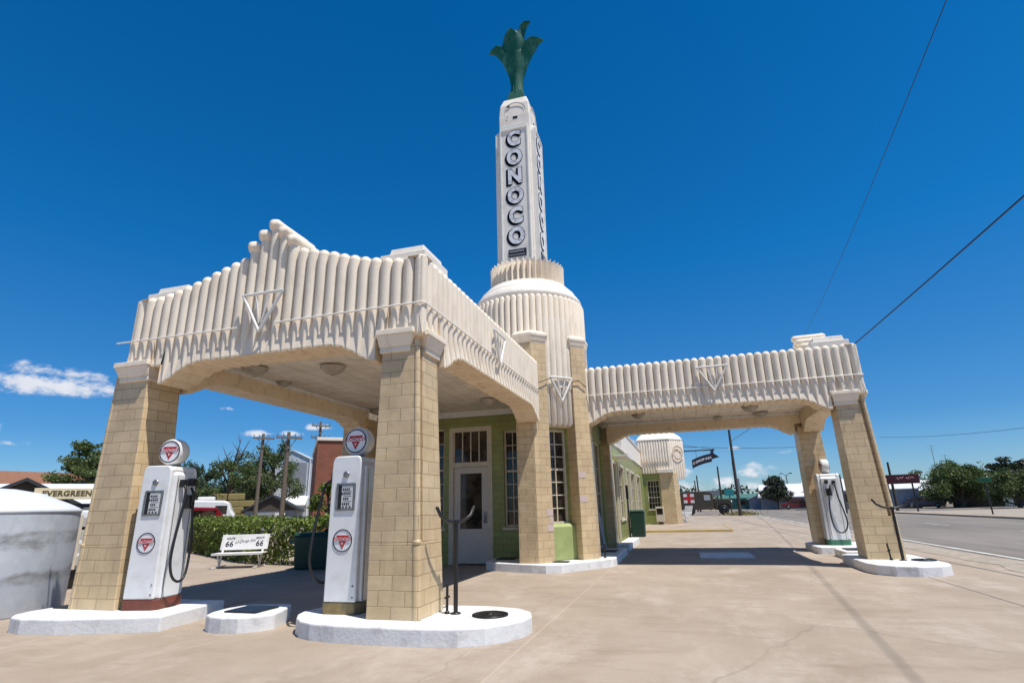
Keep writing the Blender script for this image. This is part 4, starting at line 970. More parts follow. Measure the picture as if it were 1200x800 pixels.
# grey weathered board leaning by the wall under the right canopy
mb = MB(); mb.box(-.02, .02, -.22, .22, 0, .95); o = mb.obj('leaning_board', GREYM, bevel=.006, uv=False); tag(o, 'small grey board leaning on the wall under the right canopy', 'board', None, (.66, 9.9, .16)); o.rotation_euler = (0, R(-8), 0)
# pale slab set in the paving
mb = MB(); mb.box(3.05, 4.3, 9.15, 10.55, -.02, .03); tag(mb.obj('ground_plaque', mat('pale plaque stone', (.66, .66, .68), .5, .2, 6, dirt=(.3, .3, .3)), bevel=.01, uv=False), 'pale rectangular plaque flat on the shaded paving', 'plaque')
mb = MB()
for i in range(9): mb.box(0, 1, 0, 1, 0, .001) if False else None

# ------------------------------------------------------------------ foliage helpers
def leaf_quads(mb, pts, size, m=0, rg=rnd):
    for p in pts:
        a = Vector((rg.gauss(0, 1), rg.gauss(0, 1), rg.gauss(0, .8))).normalized(); b_ = a.orthogonal().normalized()
        q = rg.uniform(0, 2 * PI); c = a.cross(b_); u = b_ * math.cos(q) + c * math.sin(q); v = a.cross(u); s = size * rg.uniform(.6, 1.4)
        mb.add([p - u * s * .5, p + v * s * .28, p + u * s * .55, p - v * s * .28], [(0, 1, 2, 3)], m)
def tree(label, loc, H, spread, trunk_h, leafm, nleaf=3500, leaf=.3, limbs=9, seed=1, cone=False, sparse=1.0, group='trees', flat=.75, name='broadleaf_tree', dead=0, lean=0, tr=None):
    rg = random.Random(seed); t = thing(name, label, 'tree', loc, rg.uniform(0, 6), group)
    tb = MB(); cl = []; tr = tr or H * .028
    top = Vector((lean + rg.uniform(-.05, .05) * H, rg.uniform(-.05, .05) * H, H * (.9 if cone else .72)))
    mid = Vector((top.x * .3 + rg.uniform(-.03, .03) * H, top.y * .3, trunk_h))
    tb.tube([(0, 0, -.1), (0, 0, trunk_h * .4), mid, mid.lerp(top, .5), top], [tr * 1.5, tr * 1.1, tr, tr * .6, tr * .2], 8)
    for i in range(limbs):
        f = (i + rg.random()) / limbs
        b0 = mid.lerp(top, f * .95) if not cone else Vector((0, 0, H * (.12 + .78 * f)))
        az = i * 2.4 + rg.uniform(-.5, .5)
        if cone: L = spread * (1 - f) ** .75 * rg.uniform(.75, 1.15) + .1 * spread; el = rg.uniform(.15, .45)
        else: L = spread * rg.uniform(.65, 1.1) * (1 - .45 * f); el = rg.uniform(.2, .75) + f * .4
        d = Vector((math.cos(az) * math.cos(el), math.sin(az) * math.cos(el), math.sin(el)))
        e1 = b0 + d * L * .5 + Vector((0, 0, rg.uniform(-.02, .06) * H)); e2 = b0 + d * L + Vector((0, 0, rg.uniform(-.03, .08) * H))
        tb.tube([b0, e1, e2], [tr * .5, tr * .3, tr * .08], 6)
        cl += [(e1, .6), (e2, 1), (e1.lerp(e2, .5), .8)]
        for q in range(3):
            az2 = az + rg.uniform(-1.1, 1.1); l2 = L * rg.uniform(.3, .55); d2 = Vector((math.cos(az2), math.sin(az2), rg.uniform(-.1, .9))).normalized()
            s0 = e1.lerp(e2, rg.random() * .7); e3 = s0 + d2 * l2
            tb.tube([s0, s0.lerp(e3, .5) + Vector((0, 0, .03 * H)), e3], [tr * .22, tr * .14, tr * .04], 5)
            cl.append((e3, .9)); cl.append((s0.lerp(e3, .6), .7))
    for i in range(dead):
        az = rg.uniform(0, 6.28); b0 = mid.lerp(top, rg.uniform(.4, 1)); d = Vector((math.cos(az) * .45, math.sin(az) * .45, 1)).normalized(); L = H * rg.uniform(.25, .42)
        e = b0 + d * L; tb.tube([b0, b0.lerp(e, .5) + Vector((rg.uniform(-.1, .1) * L, 0, 0)), e], [tr * .4, tr * .22, tr * .05], 5)
        for q in range(3):
            s0 = b0.lerp(e, rg.uniform(.35, .9)); e3 = s0 + Vector((rg.uniform(-1, 1), rg.uniform(-1, 1), 1.1)).normalized() * L * .35; tb.tube([s0, e3], [tr * .15, tr * .03], 4)
    tb.obj('trunk', BARK, t, uv=False)
    lb = MB(); pts = []
    tw = sum(w for _, w in cl); rad = spread * ((.23 if spread > 2.85 else .19) if not cone else .2)
    for c, w in cl:
        if rg.random() > sparse: continue
        k = int(nleaf * w / tw); rr2 = rad * rg.uniform(.6, 1.25)
        for _ in range(k):
            q = Vector((rg.gauss(0, 1), rg.gauss(0, 1), rg.gauss(0, flat))); q = q.normalized() * rr2 * (rg.random() ** .45) * Vector((1, 1, flat)).length / 1.6
            q.z *= flat; pts.append(c + q)
    leaf_quads(lb, pts, leaf, 0, rg); lb.obj('crown', leafm, t, uv=False)
    return t

# hedge along the west side
def hedge():
    t = thing('hedge', 'clipped bright green hedge with a dry brown end, behind the bench', 'hedge')
    rg = random.Random(5); path = [Vector((-17.2, 13.6, 0)), Vector((-12.5, 10.6, 0)), Vector((-8.6, 8.0, 0)), Vector((-5.6, 7.35, 0)), Vector((-4.9, 7.6, 0))]
    seglen = [(path[i + 1] - path[i]).length for i in range(len(path) - 1)]; L = sum(seglen)
    def P(s):
        for i, l in enumerate(seglen):
            if s <= l: return path[i].lerp(path[i + 1], s / l), (path[i + 1] - path[i]).normalized()
            s -= l
        return path[-1], (path[-1] - path[-2]).normalized()
    tb = MB()
    for i in range(40):
        p, d = P(L * (i + .5) / 40); 
        for q in range(3):
            a = p + Vector((rg.uniform(-.2, .2), rg.uniform(-.2, .2), 0)); e = a + Vector((rg.uniform(-.35, .35), rg.uniform(-.35, .35), rg.uniform(.7, 1.0))); tb.tube([a, a.lerp(e, .5), e], [.018, .014, .005], 5)
    tb.obj('stems', BARK, t, uv=False)
    a_, b_ = [], []
    for i in range(17000):
        s = L * rg.random(); p, d = P(s); n = Vector((d.y, -d.x, 0)); top = 1.08 + .05 * math.sin(s * 2.1) + .05 * math.sin(s * 5.3 + 1)
        k = rg.random()
        if k < .45: q = p + n * (.5 + rg.gauss(0, .05)) + Vector((0, 0, top * rg.random() ** .8))
        elif k < .85: q = p + n * rg.uniform(-.5, .52) + Vector((0, 0, top + rg.gauss(0, .05)))
        else: q = p + n * rg.uniform(-.45, .45) + Vector((0, 0, top * rg.random()))
        dry = 1 - (s / 5.5) + .15 * math.sin(s * 3)
        (b_ if rg.random() < max(0, min(.75, dry)) and q.z < .8 else a_).append(q)
    lb = MB(); leaf_quads(lb, a_, .105, 0, rg); leaf_quads(lb, b_, .10, 1, rg); lb.obj('foliage', [LEAF_C, LEAF_O], t, uv=False)
hedge()

# ------------------------------------------------------------------ left background
def gable(name, label, cat, p, rz, w, d, h, rise, wm, rm, group=None, over=.25, ridge='y', feat=True):
    t = thing(name, label, cat, p, rz, group)
    mb = MB()
    if ridge == 'y':
        v = [(-w, -d, 0), (w, -d, 0), (w, -d, h), (0, -d, h + rise), (-w, -d, h), (-w, d, 0), (w, d, 0), (w, d, h), (0, d, h + rise), (-w, d, h)]
        mb.add(v, [(0, 1, 2, 3, 4), (5, 9, 8, 7, 6), (1, 6, 7, 2), (0, 4, 9, 5)])
        rv = lambda dz: [(-w - over, -d - over, h - rise * over / w + dz), (0, -d - over, h + rise + dz), (w + over, -d - over, h - rise * over / w + dz), (-w - over, d + over, h - rise * over / w + dz), (0, d + over, h + rise + dz), (w + over, d + over, h - rise * over / w + dz)]
    else:
        v = [(-w, -d, 0), (-w, d, 0), (-w, d, h), (-w, 0, h + rise), (-w, -d, h), (w, -d, 0), (w, d, 0), (w, d, h), (w, 0, h + rise), (w, -d, h)]
        mb.add(v, [(0, 4, 3, 2, 1), (5, 6, 7, 8, 9), (0, 5, 9, 4), (1, 2, 7, 6)])
        rv = lambda dz: [(-w - over, -d - over, h - rise * over / d + dz), (-w - over, 0, h + rise + dz), (-w - over, d + over, h - rise * over / d + dz), (w + over, -d - over, h - rise * over / d + dz), (w + over, 0, h + rise + dz), (w + over, d + over, h - rise * over / d + dz)]
    mb.obj('wall', wm, t)
    rb = MB(); a, c = rv(.01), rv(.13)
    rb.add(a + c, [(0, 1, 4, 3), (1, 2, 5, 4), (6, 9, 10, 7), (7, 10, 11, 8), (0, 6, 7, 1), (1, 7, 8, 2), (3, 4, 10, 9), (4, 5, 11, 10), (0, 3, 9, 6), (2, 8, 11, 5)]); rb.obj('roof', rm, t)
    if feat:
        f = MB(); f.box(-w * .5, -w * .2, -d - .03, -d + .02, h * .4, h * .8); f.obj('window', GLASS, t, uv=False)
        f = MB(); f.box(w * .15, w * .15 + min(.9, w * .4), -d - .03, -d + .02, 0, min(2.0, h * .9)); f.obj('door', WHITE, t, uv=False)
    return t
p = at(-52, 46); gable('house', 'house with a wide brown shingle roof, far left behind the tank', 'house', p, facing(p) + R(15), 6.6, 5, 2.5, 1.6, CREAM, ROOFBR, ridge='x', over=.5)
p = at(15, 27); gable('shed', 'small dark gabled shed peeking over the tank', 'shed', p, facing(p) + R(4), 1.5, 1.6, 1.75, .8, DKB, ROOFDK, over=.22)
p = at(46, 37); gable('warehouse', 'low building with a pale metal roof behind the lettered board', 'building', p, facing(p) + R(-8), 2.9, 4, 1.9, 1.0, SILO, ROOFW, ridge='x')
p = at(73, 24); sh = thing('shop_board', 'straw coloured shop board lettered EVERGREEN on dark posts', 'sign', p, facing(p))
mb = MB(); mb.box(-.86, .84, -.05, .05, 1.93, 2.28); mb.obj('panel', BOARD, sh, bevel=.01, uv=False)
mb = MB(); mb.text('EVERGREEN', .235, front(.0, -.052, 2.105), 0, .006, .009, spacing=1.06, warp=lambda q: Vector((q.x, q.y * (1 + .06 * q.x) + .0, q.z))); mb.obj('lettering', BROWNINK, sh, uv=False)
mb = MB(); 
for x in (-.8, 0, .78): mb.box(x - .05, x + .05, .052, .14, 0, 2.15)
mb.box(-.84, .82, .06, .12, 1.66, 1.78); mb.obj('post', BLACK, sh, uv=False)
p = at(98, 44); tree('broad green tree behind the lettered board at far left', p, 6.1, 2.9, 1.7, LEAF_A, 17000, .15, 13, 21, flat=.5, tr=.28)
p = at(60, 50); tree('low dark shrubby tree behind the pale roof at far left', p, 3.7, 2.4, .8, LEAF_B, 7000, .18, 9, 22, flat=.7)
# trailer seen between the tank and the pillar
p = at(116, 15); tr_ = thing('trailer', 'pale slatted trailer behind the leftmost pillar', 'trailer', p, facing(p) + R(10))
mb = MB()
for k in range(4): mb.box(-1.3, 1.3, -.7, -.66, .42 + k * .24, .60 + k * .24)
mb.box(-1.3, 1.3, -.64, .7, .36, .42); mb.obj('body', mat('pale grey boards', (.48, .48, .46), .7, .2, 5, .2, 30), tr_, bevel=.008, uv=False)
mb = MB()
for k in range(4): mb.box(-1.3 + k * .84, -1.22 + k * .84, -.74, -.705, .36, 1.36)
mb.obj('stake', CREAM, tr_, uv=False)
for x in (-.5, .5):
    mb = MB(); mb.lathe([(.001, -.1), (.2, -.1), (.3, -.07), (.3, .07), (.2, .1), (.001, .1)], 24, (0, 0, 0), 0, True, Matrix.Translation((x, -.5, .3)) @ Matrix.Rotation(PI / 2, 4, 'X')); mb.obj('wheel', RUBBER, tr_, uv=False)
p = at(112, 21); wv = thing('parked_van', 'pale van parked under the lettered board', 'van', p, facing(p) + R(20)); wv.scale = (.9, .9, .80)
mb = MB(); mb.prism([(-2.2, .35), (2.2, .35), (2.25, .9), (1.9, 1.1), (1.4, 1.75), (1.0, 1.9), (-2.1, 1.9), (-2.25, 1.2)], -.85, .85, 0, False, Matrix.Rotation(PI / 2, 4, 'X')); mb.obj('body', CARWHITE, wv, bevel=.06, uv=False)
mb = MB(); mb.box(.2, 1.2, -.858, -.852, 1.15, 1.65); mb.box(-1.9, 0, -.858, -.852, 1.15, 1.65); mb.obj('window', GLASS, wv, uv=False)
for x in (-1.4, 1.4):
    mb = MB(); mb.lathe([(.001, -.1), (.2, -.1), (.32, -.07), (.32, .07), (.2, .1), (.001, .1)], 24, (0, 0, 0), 0, True, Matrix.Translation((x, -.78, .32)) @ Matrix.Rotation(PI / 2, 4, 'X')); mb.obj('wheel', RUBBER, wv, uv=False)

# vehicles beyond the hedge
def wheel(parent, x, y, r=.34, w=.11, rim=None):
    mb = MB(); mx = Matrix.Translation((x, y, r)) @ Matrix.Rotation(PI / 2, 4, 'X')
    mb.lathe([(r * .6, -w), (r * .94, -w), (r, -w * .7), (r, w * .7), (r * .94, w), (r * .6, w)], 26, (0, 0, 0), 0, True, mx); o = mb.obj('wheel', RUBBER, parent, uv=False)
    mb = MB(); mb.lathe([(.001, -w * .7), (r * .3, -w * .8), (r * .6, -w * .95), (r * .62, 0), (r * .6, w * .95), (.001, w * .7)], 20, (0, 0, 0), 0, True, mx); mb.obj('rim', rim or STEEL, o, uv=False)
XZ = Matrix.Rotation(PI / 2, 4, 'X')
p = at(236, 34); rc = thing('parked_pickup', 'dark red pickup parked beyond the hedge, before the white camper', 'pickup truck', p, facing(p) + R(25))
mb = MB(); mb.prism([(-2.4, .45), (2.4, .45), (2.45, .95), (.9, 1.05), (.35, 1.68), (-.9, 1.72), (-1.2, 1.1), (-2.4, 1.08)], -.9, .9, 0, False, XZ); mb.obj('body', CARRED, rc, bevel=.06, uv=False)
mb = MB(); mb.box(-.85, .3, -.906, -.9005, 1.12, 1.55); mb.box(-.85, .2, .9005, .906, 1.12, 1.55); mb.obj('window', GLASS, rc, uv=False)
for x in (-1.5, 1.5):
    for y in (-.82, .82): wheel(rc, x, y, .36)
p = at(243, 40); cp = thing('camper', 'white camper van with a roof unit parked beyond the hedge', 'camper', p, facing(p) + R(-5))
mb = MB(); mb.prism([(-1.35, .5), (1.5, .5), (1.55, 1.3), (1.35, 1.55), (1.15, 2.05), (.9, 2.15), (-1.1, 2.2), (-1.35, 2.0)], -1.0, 1.0, 0, False, XZ); mb.obj('body', CARWHITE, cp, bevel=.1, uv=False)
mb = MB(); mb.box(.45, 1.1, -1.006, -1.001, 1.35, 1.85); mb.obj('window', GLASS, cp, uv=False)
mb = MB(); mb.box(-.6, .3, -.4, .4, 2.2, 2.4); mb.obj('roof_unit', WHITE, cp, bevel=.04, uv=False)
for x in (-.8, .95): wheel(cp, x, -.92, .36)
for i, (px, dd, lab, w_, h_) in enumerate(((264, 44, 'left stack of hay bales beyond the hedge', 1.1, 2.5), (279, 45, 'middle stack of hay bales, next to the grey shed side', 1.0, 2.25), (290, 46, 'low right stack of hay bales beyond the hedge', .8, 1.6))):
    p = at(px, dd); t = thing('hay_stack', lab, 'hay bales', p, facing(p) + R(6 * i), 'stacked hay bales'); rg = random.Random(i)
    z = 0
    while z < h_ - .1:
        mb = MB()
        for x in (-1, 1): mb.box(x * w_ / 2 - w_ * .48, x * w_ / 2 + w_ * .48, -.6 + rg.uniform(-.06, .06), .6, z + .004, z + .44)
        mb.obj('bale', HAY, t, bevel=.05, uv=False); z += .45
p = at(322, 42); gs = gable('shed', 'grey shed with a dark gable beyond the hedge', 'shed', p, facing(p) + R(-6), 1.55, 2.2, 1.5, .85, GREYM, ROOFDK, over=.2)
mb = MB(); mb.add([(-1.5, -2.215, 1.5), (1.5, -2.215, 1.5), (0, -2.215, 2.32), (-1.5, -2.235, 1.5), (1.5, -2.235, 1.5), (0, -2.235, 2.32)], [(2, 1, 0), (3, 4, 5), (0, 1, 4, 3)]); mb.obj('gable', DKB, gs)
# grain elevator
p = at(342, 55); ge = thing('grain_elevator', 'white metal grain elevator left of the brick building', 'grain elevator', p, facing(p) + R(-14))
mb = MB(); mb.prism([(-1.9, 0), (1.55, 0), (1.55, 6.0), (.0, 6.6), (-.4, 6.6), (-1.9, 6.0)], -1.6, 1.6, 0, False, XZ); mb.obj('tower', SILO, ge)
mb = MB(); mb.add([(-1.8, -1.7, 5.95), (0, -1.7, 6.75), (1.65, -1.7, 5.95), (-1.8, 1.7, 5.95), (0, 1.7, 6.75), (1.65, 1.7, 5.95)], [(0, 1, 4, 3), (1, 2, 5, 4)]); mb.add([(-1.8, -1.7, 5.85), (0, -1.7, 6.65), (1.65, -1.7, 5.85), (1.65, -1.7, 5.95), (0, -1.7, 6.75), (-1.8, -1.7, 5.95)], [(0, 1, 4, 5), (1, 2, 3, 4)]); mb.obj('roof', ROOFW, ge)
mb = MB(); mb.box(-.55, 1.35, -1.64, -1.602, 2.9, 5.6); mb.obj('panel', GREYM, ge, uv=False)
mb = MB(); mb.add([(-.9, -2.6, 2.0), (1.7, -2.6, 2.0), (1.7, -1.605, 2.75), (-.9, -1.605, 2.75), (-.9, -2.6, 1.9), (1.7, -2.6, 1.9)], [(0, 1, 2, 3), (4, 5, 1, 0)]); mb.obj('lean_to_roof', ROOFW, ge)
for x in (-1.66, 1.6): 
    mb = MB(); mb.tube([(x, -1.66, 0), (x, -1.66, 6.0)], .05, 6); mb.obj('downpipe', WHITE, ge, uv=False)
# brick building
p = at(398, 27); bb_ = thing('brick_building', 'red brick building with a pale coping behind the second pump', 'building', p, facing(p) + R(4))
mb = MB(); mb.box(-1.15, 9, -.1, 8, 0, 4.45); mb.obj('wall', BRICKRED, bb_)
mb = MB(); mb.box(-1.2, 9.1, -.16, 8.1, 4.452, 4.6); mb.obj('coping', STUCCO_W, bb_, bevel=.02, uv=False)
mb = MB(); mb.box(2, 3.2, -.13, -.102, 1, 2.4); mb.obj('window', GLASS, bb_, uv=False)
p = at(386, 20.5); tree('small bright bush tree before the brick wall', p, 2.8, .8, 1.1, LEAF_C, 3600, .09, 9, 31, name='bush_tree', tr=.07)
# utility poles and trees of the west side
def pole(label, loc, h, arms=1, r=.13, m=WOODPOLE, rz=0, arm=1.1, lean=0, xf=False):
    t = thing('utility_pole', label, 'utility pole', loc, rz, 'wooden utility poles')
    mb = MB(); mb.tube([(0, 0, -.2), (lean * .5, 0, h * .5), (lean, 0, h)], [r, r * .85, r * .65], 10); mb.obj('shaft', m, t, uv=False)
    for k in range(arms):
        z = h - .35 - k * .8; mb = MB(); mb.box(lean - arm, lean + arm, -.09 - r, -r, z, z + .10)
        mb.tube([(lean - arm * .55, -r - .04, z), (lean, -r, z - .5)], .018, 5); mb.tube([(lean + arm * .55, -r - .04, z), (lean, -r, z - .5)], .018, 5); ca = mb.obj('crossarm', m, t, uv=False)
        for x in (-.92, -.45, .45, .92): 
            mb = MB(); mb.lathe([(.02, 0), (.03, .02), (.03, .06), (.02, .09), (.03, .11), (.01, .14)], 8, (lean + x * arm, -r - .05, z + .13)); mb.obj('insulator', STEEL, ca, uv=False)
    if xf:
        mb = MB(); mb.lathe([(.01, 0), (.2, 0), (.22, .05), (.22, .65), (.18, .7), (.01, .72)], 14, (lean + .35, -.1, h - 1.6)); mb.obj('transformer', STEEL, t, uv=False)
    return t
for px, dd, py, lab, xf in ((307, 38, 508, 'leaning weathered pole among the trees left of the grey shed', False), (338, 30, 506, 'pale weathered pole in front of the grain elevator', False), (376, 40, 494, 'pole with a double crossarm above the brick building', False)):
    p = at(px - 8, dd); h = at(px, dd, py).z; pole(lab, p, h, 2 if px > 370 else 1, .13, WOODPOLE, facing(p) + R(12), .62, 0, xf)
tree('half bare tree left of the poles, beyond the hedge', at(262, 46), 6.2, 2.8, 1.5, LEAF_A, 4600, .15, 11, 41, sparse=.7, dead=7, tr=.2)
tree('dark bushy tree beside the pump globe, beyond the camper', at(222, 50), 5.6, 2.8, 1.0, LEAF_B, 6500, .16, 11, 42, tr=.2)
tree('tall airy tree standing behind the leaning pole', at(316, 50), 8.0, 2.5, 1.8, LEAF_A, 7500, .16, 14, 43, flat=1.1, tr=.22)
tree('slim airy tree between the half bare tree and the leaning pole', at(290, 52), 6.6, 2.3, 1.3, LEAF_B, 5200, .16, 12, 44, flat=1.0, tr=.18)
tree('low dense tree hiding the foot of the poles', at(338, 62), 4.8, 3.4, .8, LEAF_B, 8000, .2, 10, 45, tr=.2)
tree('green crown rising behind the grain elevator', at(362, 72), 8.0, 3.6, 2, LEAF_A, 8000, .22, 11, 46, tr=.26)
tree('low dark scrub tree behind the hay bales', at(250, 64), 3.6, 4.0, .5, LEAF_B, 8000, .22, 12, 47, tr=.2)
tree('scrubby tree far behind the hay and shed', at(288, 70), 3.8, 4.2, .5, LEAF_B, 8000, .24, 12, 48, tr=.2)

# ------------------------------------------------------------------ right background
am = thing('army_ambulance', 'olive old army ambulance with a red cross panel parked beyond the cafe', 'ambulance', (4.55, 59.5, 0), R(-3))
mb = MB(); mb.prism([(-2.6, .58), (1.25, .58), (1.25, 2.15), (1.05, 2.42), (.6, 2.5), (-2.35, 2.5), (-2.6, 2.35)], -.95, .95, 0, False, XZ); mb.obj('body', OLIVEDRAB, am, bevel=.08, uv=False)
mb = MB(); mb.prism([(1.26, .58), (3.0, .58), (3.1, 1.0), (3.05, 1.5), (2.8, 1.66), (1.26, 1.72)], -.62, .62, 0, False, XZ); mb.obj('hood', OLIVEDRAB, am, bevel=.08, uv=False)
for y in (-1, 1):
    mb = MB(); mb.prism([(1.5, .8), (1.65, 1.12), (2.05, 1.3), (2.5, 1.28), (2.95, 1.05), (3.0, .95), (2.5, 1.18), (2.1, 1.2), (1.75, 1.02), (1.6, .75)], .55 * y, .96 * y, 0, False, XZ); mb.obj('fender', OLIVEDRAB, am, uv=False)
    mb = MB(); mb.lathe([(.001, 0), (.1, .02), (.13, -.08), (.001, -.12)], 14, (3.1, .5 * y, 1.35), 0, True, Matrix.Rotation(PI / 2, 4, 'Y')); mb.obj('headlight', PALE2, am, uv=False)
mb = MB(); mb.box(-1.75, -.65, -.964, -.952, 1.3, 2.25, 0); mb.box(-1.36, -1.04, -.972, -.9645, 1.3, 2.25, 1); mb.box(-1.75, -1.362, -.972, -.9645, 1.62, 1.93, 1); mb.box(-1.038, -.65, -.972, -.9645, 1.62, 1.93, 1); mb.obj('cross_panel', [WHITE, RED], am, uv=False)
mb = MB(); mb.box(.35, .98, -.962, -.952, 1.55, 2.08); mb.obj('cab_window', mat('pale reflecting glass', (.45, .48, .5), .15, .2, 3), am, uv=False)
for x in (-1.25, 2.2):
    for y in (-.85, .85): wheel(am, x, y, .52, .13, BLACK)
pole('dark wooden pole standing right of the army ambulance', (7.89, 54, 0), 8.3, 0, .17, DARKPOLE)
for lab, px, dd, py in (('dark pole behind the ambulance hood', 846, 75, 546), ('thin distant pole above the ambulance roof', 820, 90, 557), ('thinner distant pole left of its neighbour above the ambulance', 817, 95, 563), ('tall dark pole between the two right-hand pillars', 997, 50, 519),
                        ('shorter dark pole between the right-hand pillars', 989, 64, 556), ('thin dark pole right of the nearest right-hand pillar', 1049, 66, 541)):
    pole(lab, at(px, dd), at(px - 4, dd, py).z, 0, .14, DARKPOLE)
def streetlight(label, px, d, top, two=True):
    p = at(px, d); t = thing('street_lamp', label, 'street lamp', p, facing(p), 'distant street lamps'); h = at(px, d, top).z
    mb = MB(); mb.tube([(0, 0, 0), (0, 0, h)], [.12, .07], 8); mb.obj('post', DARKPOLE, t, uv=False)
    for s in ((-1, 1) if two else (1,)):
        mb = MB(); mb.tube([(0, 0, h - .1), (s * .6, 0, h + .25)], .045, 6); mb.box(min(s * .5, s * 1.0), max(s * .5, s * 1.0), -.12, .12, h + .2, h + .34); mb.obj('lamp_head', BLACK, t, uv=False)
streetlight('dark lamp post with twin heads above the cedar', 926, 110, 556)
streetlight('slim lamp post left of the cedar', 896, 120, 575, False)
p = at(912, 100); tree('dark dense cedar standing alone across the street', p, 5.2, 2.4, .7, LEAF_D, 14000, .2, 22, 51, cone=True, name='cedar_tree', flat=.9, tr=.2)
def lowbldg(name, label, px, d, w, dep, h, wm, rm, rise=.8, turn=0, cat='building', ridge='x'):
    p = at(px, d); return gable(name, label, cat, p, facing(p) + R(turn), w, dep, h, rise, wm, rm, ridge=ridge, over=.3)
lowbldg('low_building', 'teal sided low building left of the cedar', 884, 118, 6.0, 4, 1.9, TEALROOF, TEALROOF, .7)
lowbldg('low_building', 'pale grey low building behind the cedar trunk', 903, 112, 3.5, 3, 1.7, GREYM, ROOFW, 1.4, 0, ridge='y')
lowbldg('low_building', 'white roofed low building behind the far right pump', 955, 108, 8, 5, 1.9, GREYM, ROOFW, 2.0)
lowbldg('low_building', 'long white roofed building between the right-hand pillars', 1008, 92, 6.5, 4, 2.4, GREYM, ROOFW, 1.5)
DKB_ = mat('dark brown siding', (.075, .06, .045), .8, .25, 4, .3, 20)
lowbldg('low_building', 'dark building with a white metal roof right of the nearest right-hand pillar', 1060, 100, 4.4, 3, 2.2, DKB, ROOFW, 1.3)
lowbldg('low_building', 'dark brown house with a pale roof at the far right', 1166, 92, 4.2, 2.8, 2.2, DKB, ROOFW, 1.3)
for i, (px, d, c, lab) in enumerate(((934, 96, CARRED, 'red car parked right of the cedar'), (1081, 88, mat('blue car paint', (.03, .04, .10), .3, .1, 4, coat=.4), 'dark blue car parked left of the big round tree'))):
    p = at(px, d); t = thing('parked_car', lab, 'car', p, facing(p), 'cars parked across the street')
    mb = MB(); mb.prism([(-2.1, .3), (2.1, .3), (2.15, .75), (1.3, .9), (.75, 1.38), (-.9, 1.42), (-1.5, .95), (-2.15, .85)], -.85, .85, 0, False, XZ); mb.obj('body', c, t, bevel=.06, uv=False)
    mb = MB(); mb.prism([(-1.25, .95), (1.1, .92), (.68, 1.3), (-.85, 1.34)], .852, .858, 0, False, XZ); mb.obj('window', GLASS, t, uv=False)
    for x in (-1.3, 1.35): wheel(t, x, -.78, .31)
# sign boards
def board(name, label, px, d, w, z0, z1, m, posts=2, edge=None, lettering=None):
    p = at(px, d); t = thing(name, label, 'sign', p, facing(p))
    mb = MB(); mb.box(-w, w, -.08, .08, z0, z1); mb.obj('panel', m, t, bevel=.02, uv=False)
    for k in range(posts):
        x = 0 if posts == 1 else (-w * .6 if k == 0 else w * .6)
        mb = MB(); mb.tube([(x, .1, 0), (x, .1, z1 - .1)], .045 if w < .5 else .07, 8); mb.obj('post', BLACK, t, uv=False)
    return t
t = board('roadside_sign', 'long dark red roadside sign with pale script on slanting posts', 1058, 65, 1.6, 2.55, 3.4, SIGNRED)
SCR = mat('pink script paint', (.6, .35, .38), .5)
for x0, n_, q in ((-.2, 8, 2.2), (.55, 8, 2.6), (-1.4, 6, 2.4)):
    mb = MB(); mb.tube([(x0 + .09 * i, -.1, 3.0 + .15 * math.sin(i * q) + .015 * i) for i in range(n_)], .028, 5); mb.obj('script', SCR, t, uv=False)
board('highway_sign', 'teal highway sign board above the ambulance hood', 856, 85, .58, 2.15, 3.0, mat('teal sign paint', (.03, .25, .26), .5, .1), 1)
board('billboard', 'wide grey billboard seen from behind above the ambulance roof', 837, 100, 1.1, 2.4, 3.2, mat('grey billboard back', (.22, .22, .23), .8, .2), 2)
board('motel_sign', 'tall grey panel sign right beside the dark wooden pole', 867.5, 95, .3, 2.6, 4.8, GREYM, 1)
t = board('street_sign', 'small green street sign on a thin post at the far right kerb', 1158, 49, .36, 2.15, 2.4, mat('street sign green', (.01, .13, .06), .4, .1), 1)
# trees to the right
tree('big round dark tree right of the nearest right-hand pillar', at(1126, 86), 4.7, 3.9, .25, LEAF_A, 24000, .22, 24, 61, flat=.9, tr=.3, group='trees', dead=1)
tree('flat topped dark cedar at the right edge', at(1200, 95), 5.6, 3.8, 1.2, LEAF_D, 9000, .28, 12, 62, name='cedar_tree', flat=.4, tr=.2)
tree('bushy pale green tree before the far right house', at(1192, 80), 3.4, 3.2, .25, LEAF_A, 12000, .2, 14, 63, flat=.8, tr=.2)
tree('green tree behind the dark red roadside sign', at(1068, 112), 4.2, 3.6, .6, LEAF_A, 7000, .26, 10, 64, tr=.18)
tree('green tree just right of the big round tree', at(1168, 104), 4.4, 3.4, .6, LEAF_A, 7000, .26, 10, 65, tr=.18)
for px, py, h_, lab in ((1099, 521, 0, 'tall thin antenna mast above the left side of the big round tree'), (1113, 532, 0, 'shorter thin antenna mast above the big round tree')):
    p = at(px + 6, 100); mb = MB(); z = at(px, 100, py).z; mb.tube([(0, 0, 0), (0, 0, z)], [.07, .03], 6)
    for k in range(3): mb.tube([(-.5 + .1 * k, 0, z - .1 - .35 * k), (.5 - .1 * k, 0, z - .1 - .35 * k)], .02, 4)
    tag(mb.obj('antenna_mast', STEEL, uv=False), lab, 'antenna', 'antenna masts', p, facing(p))
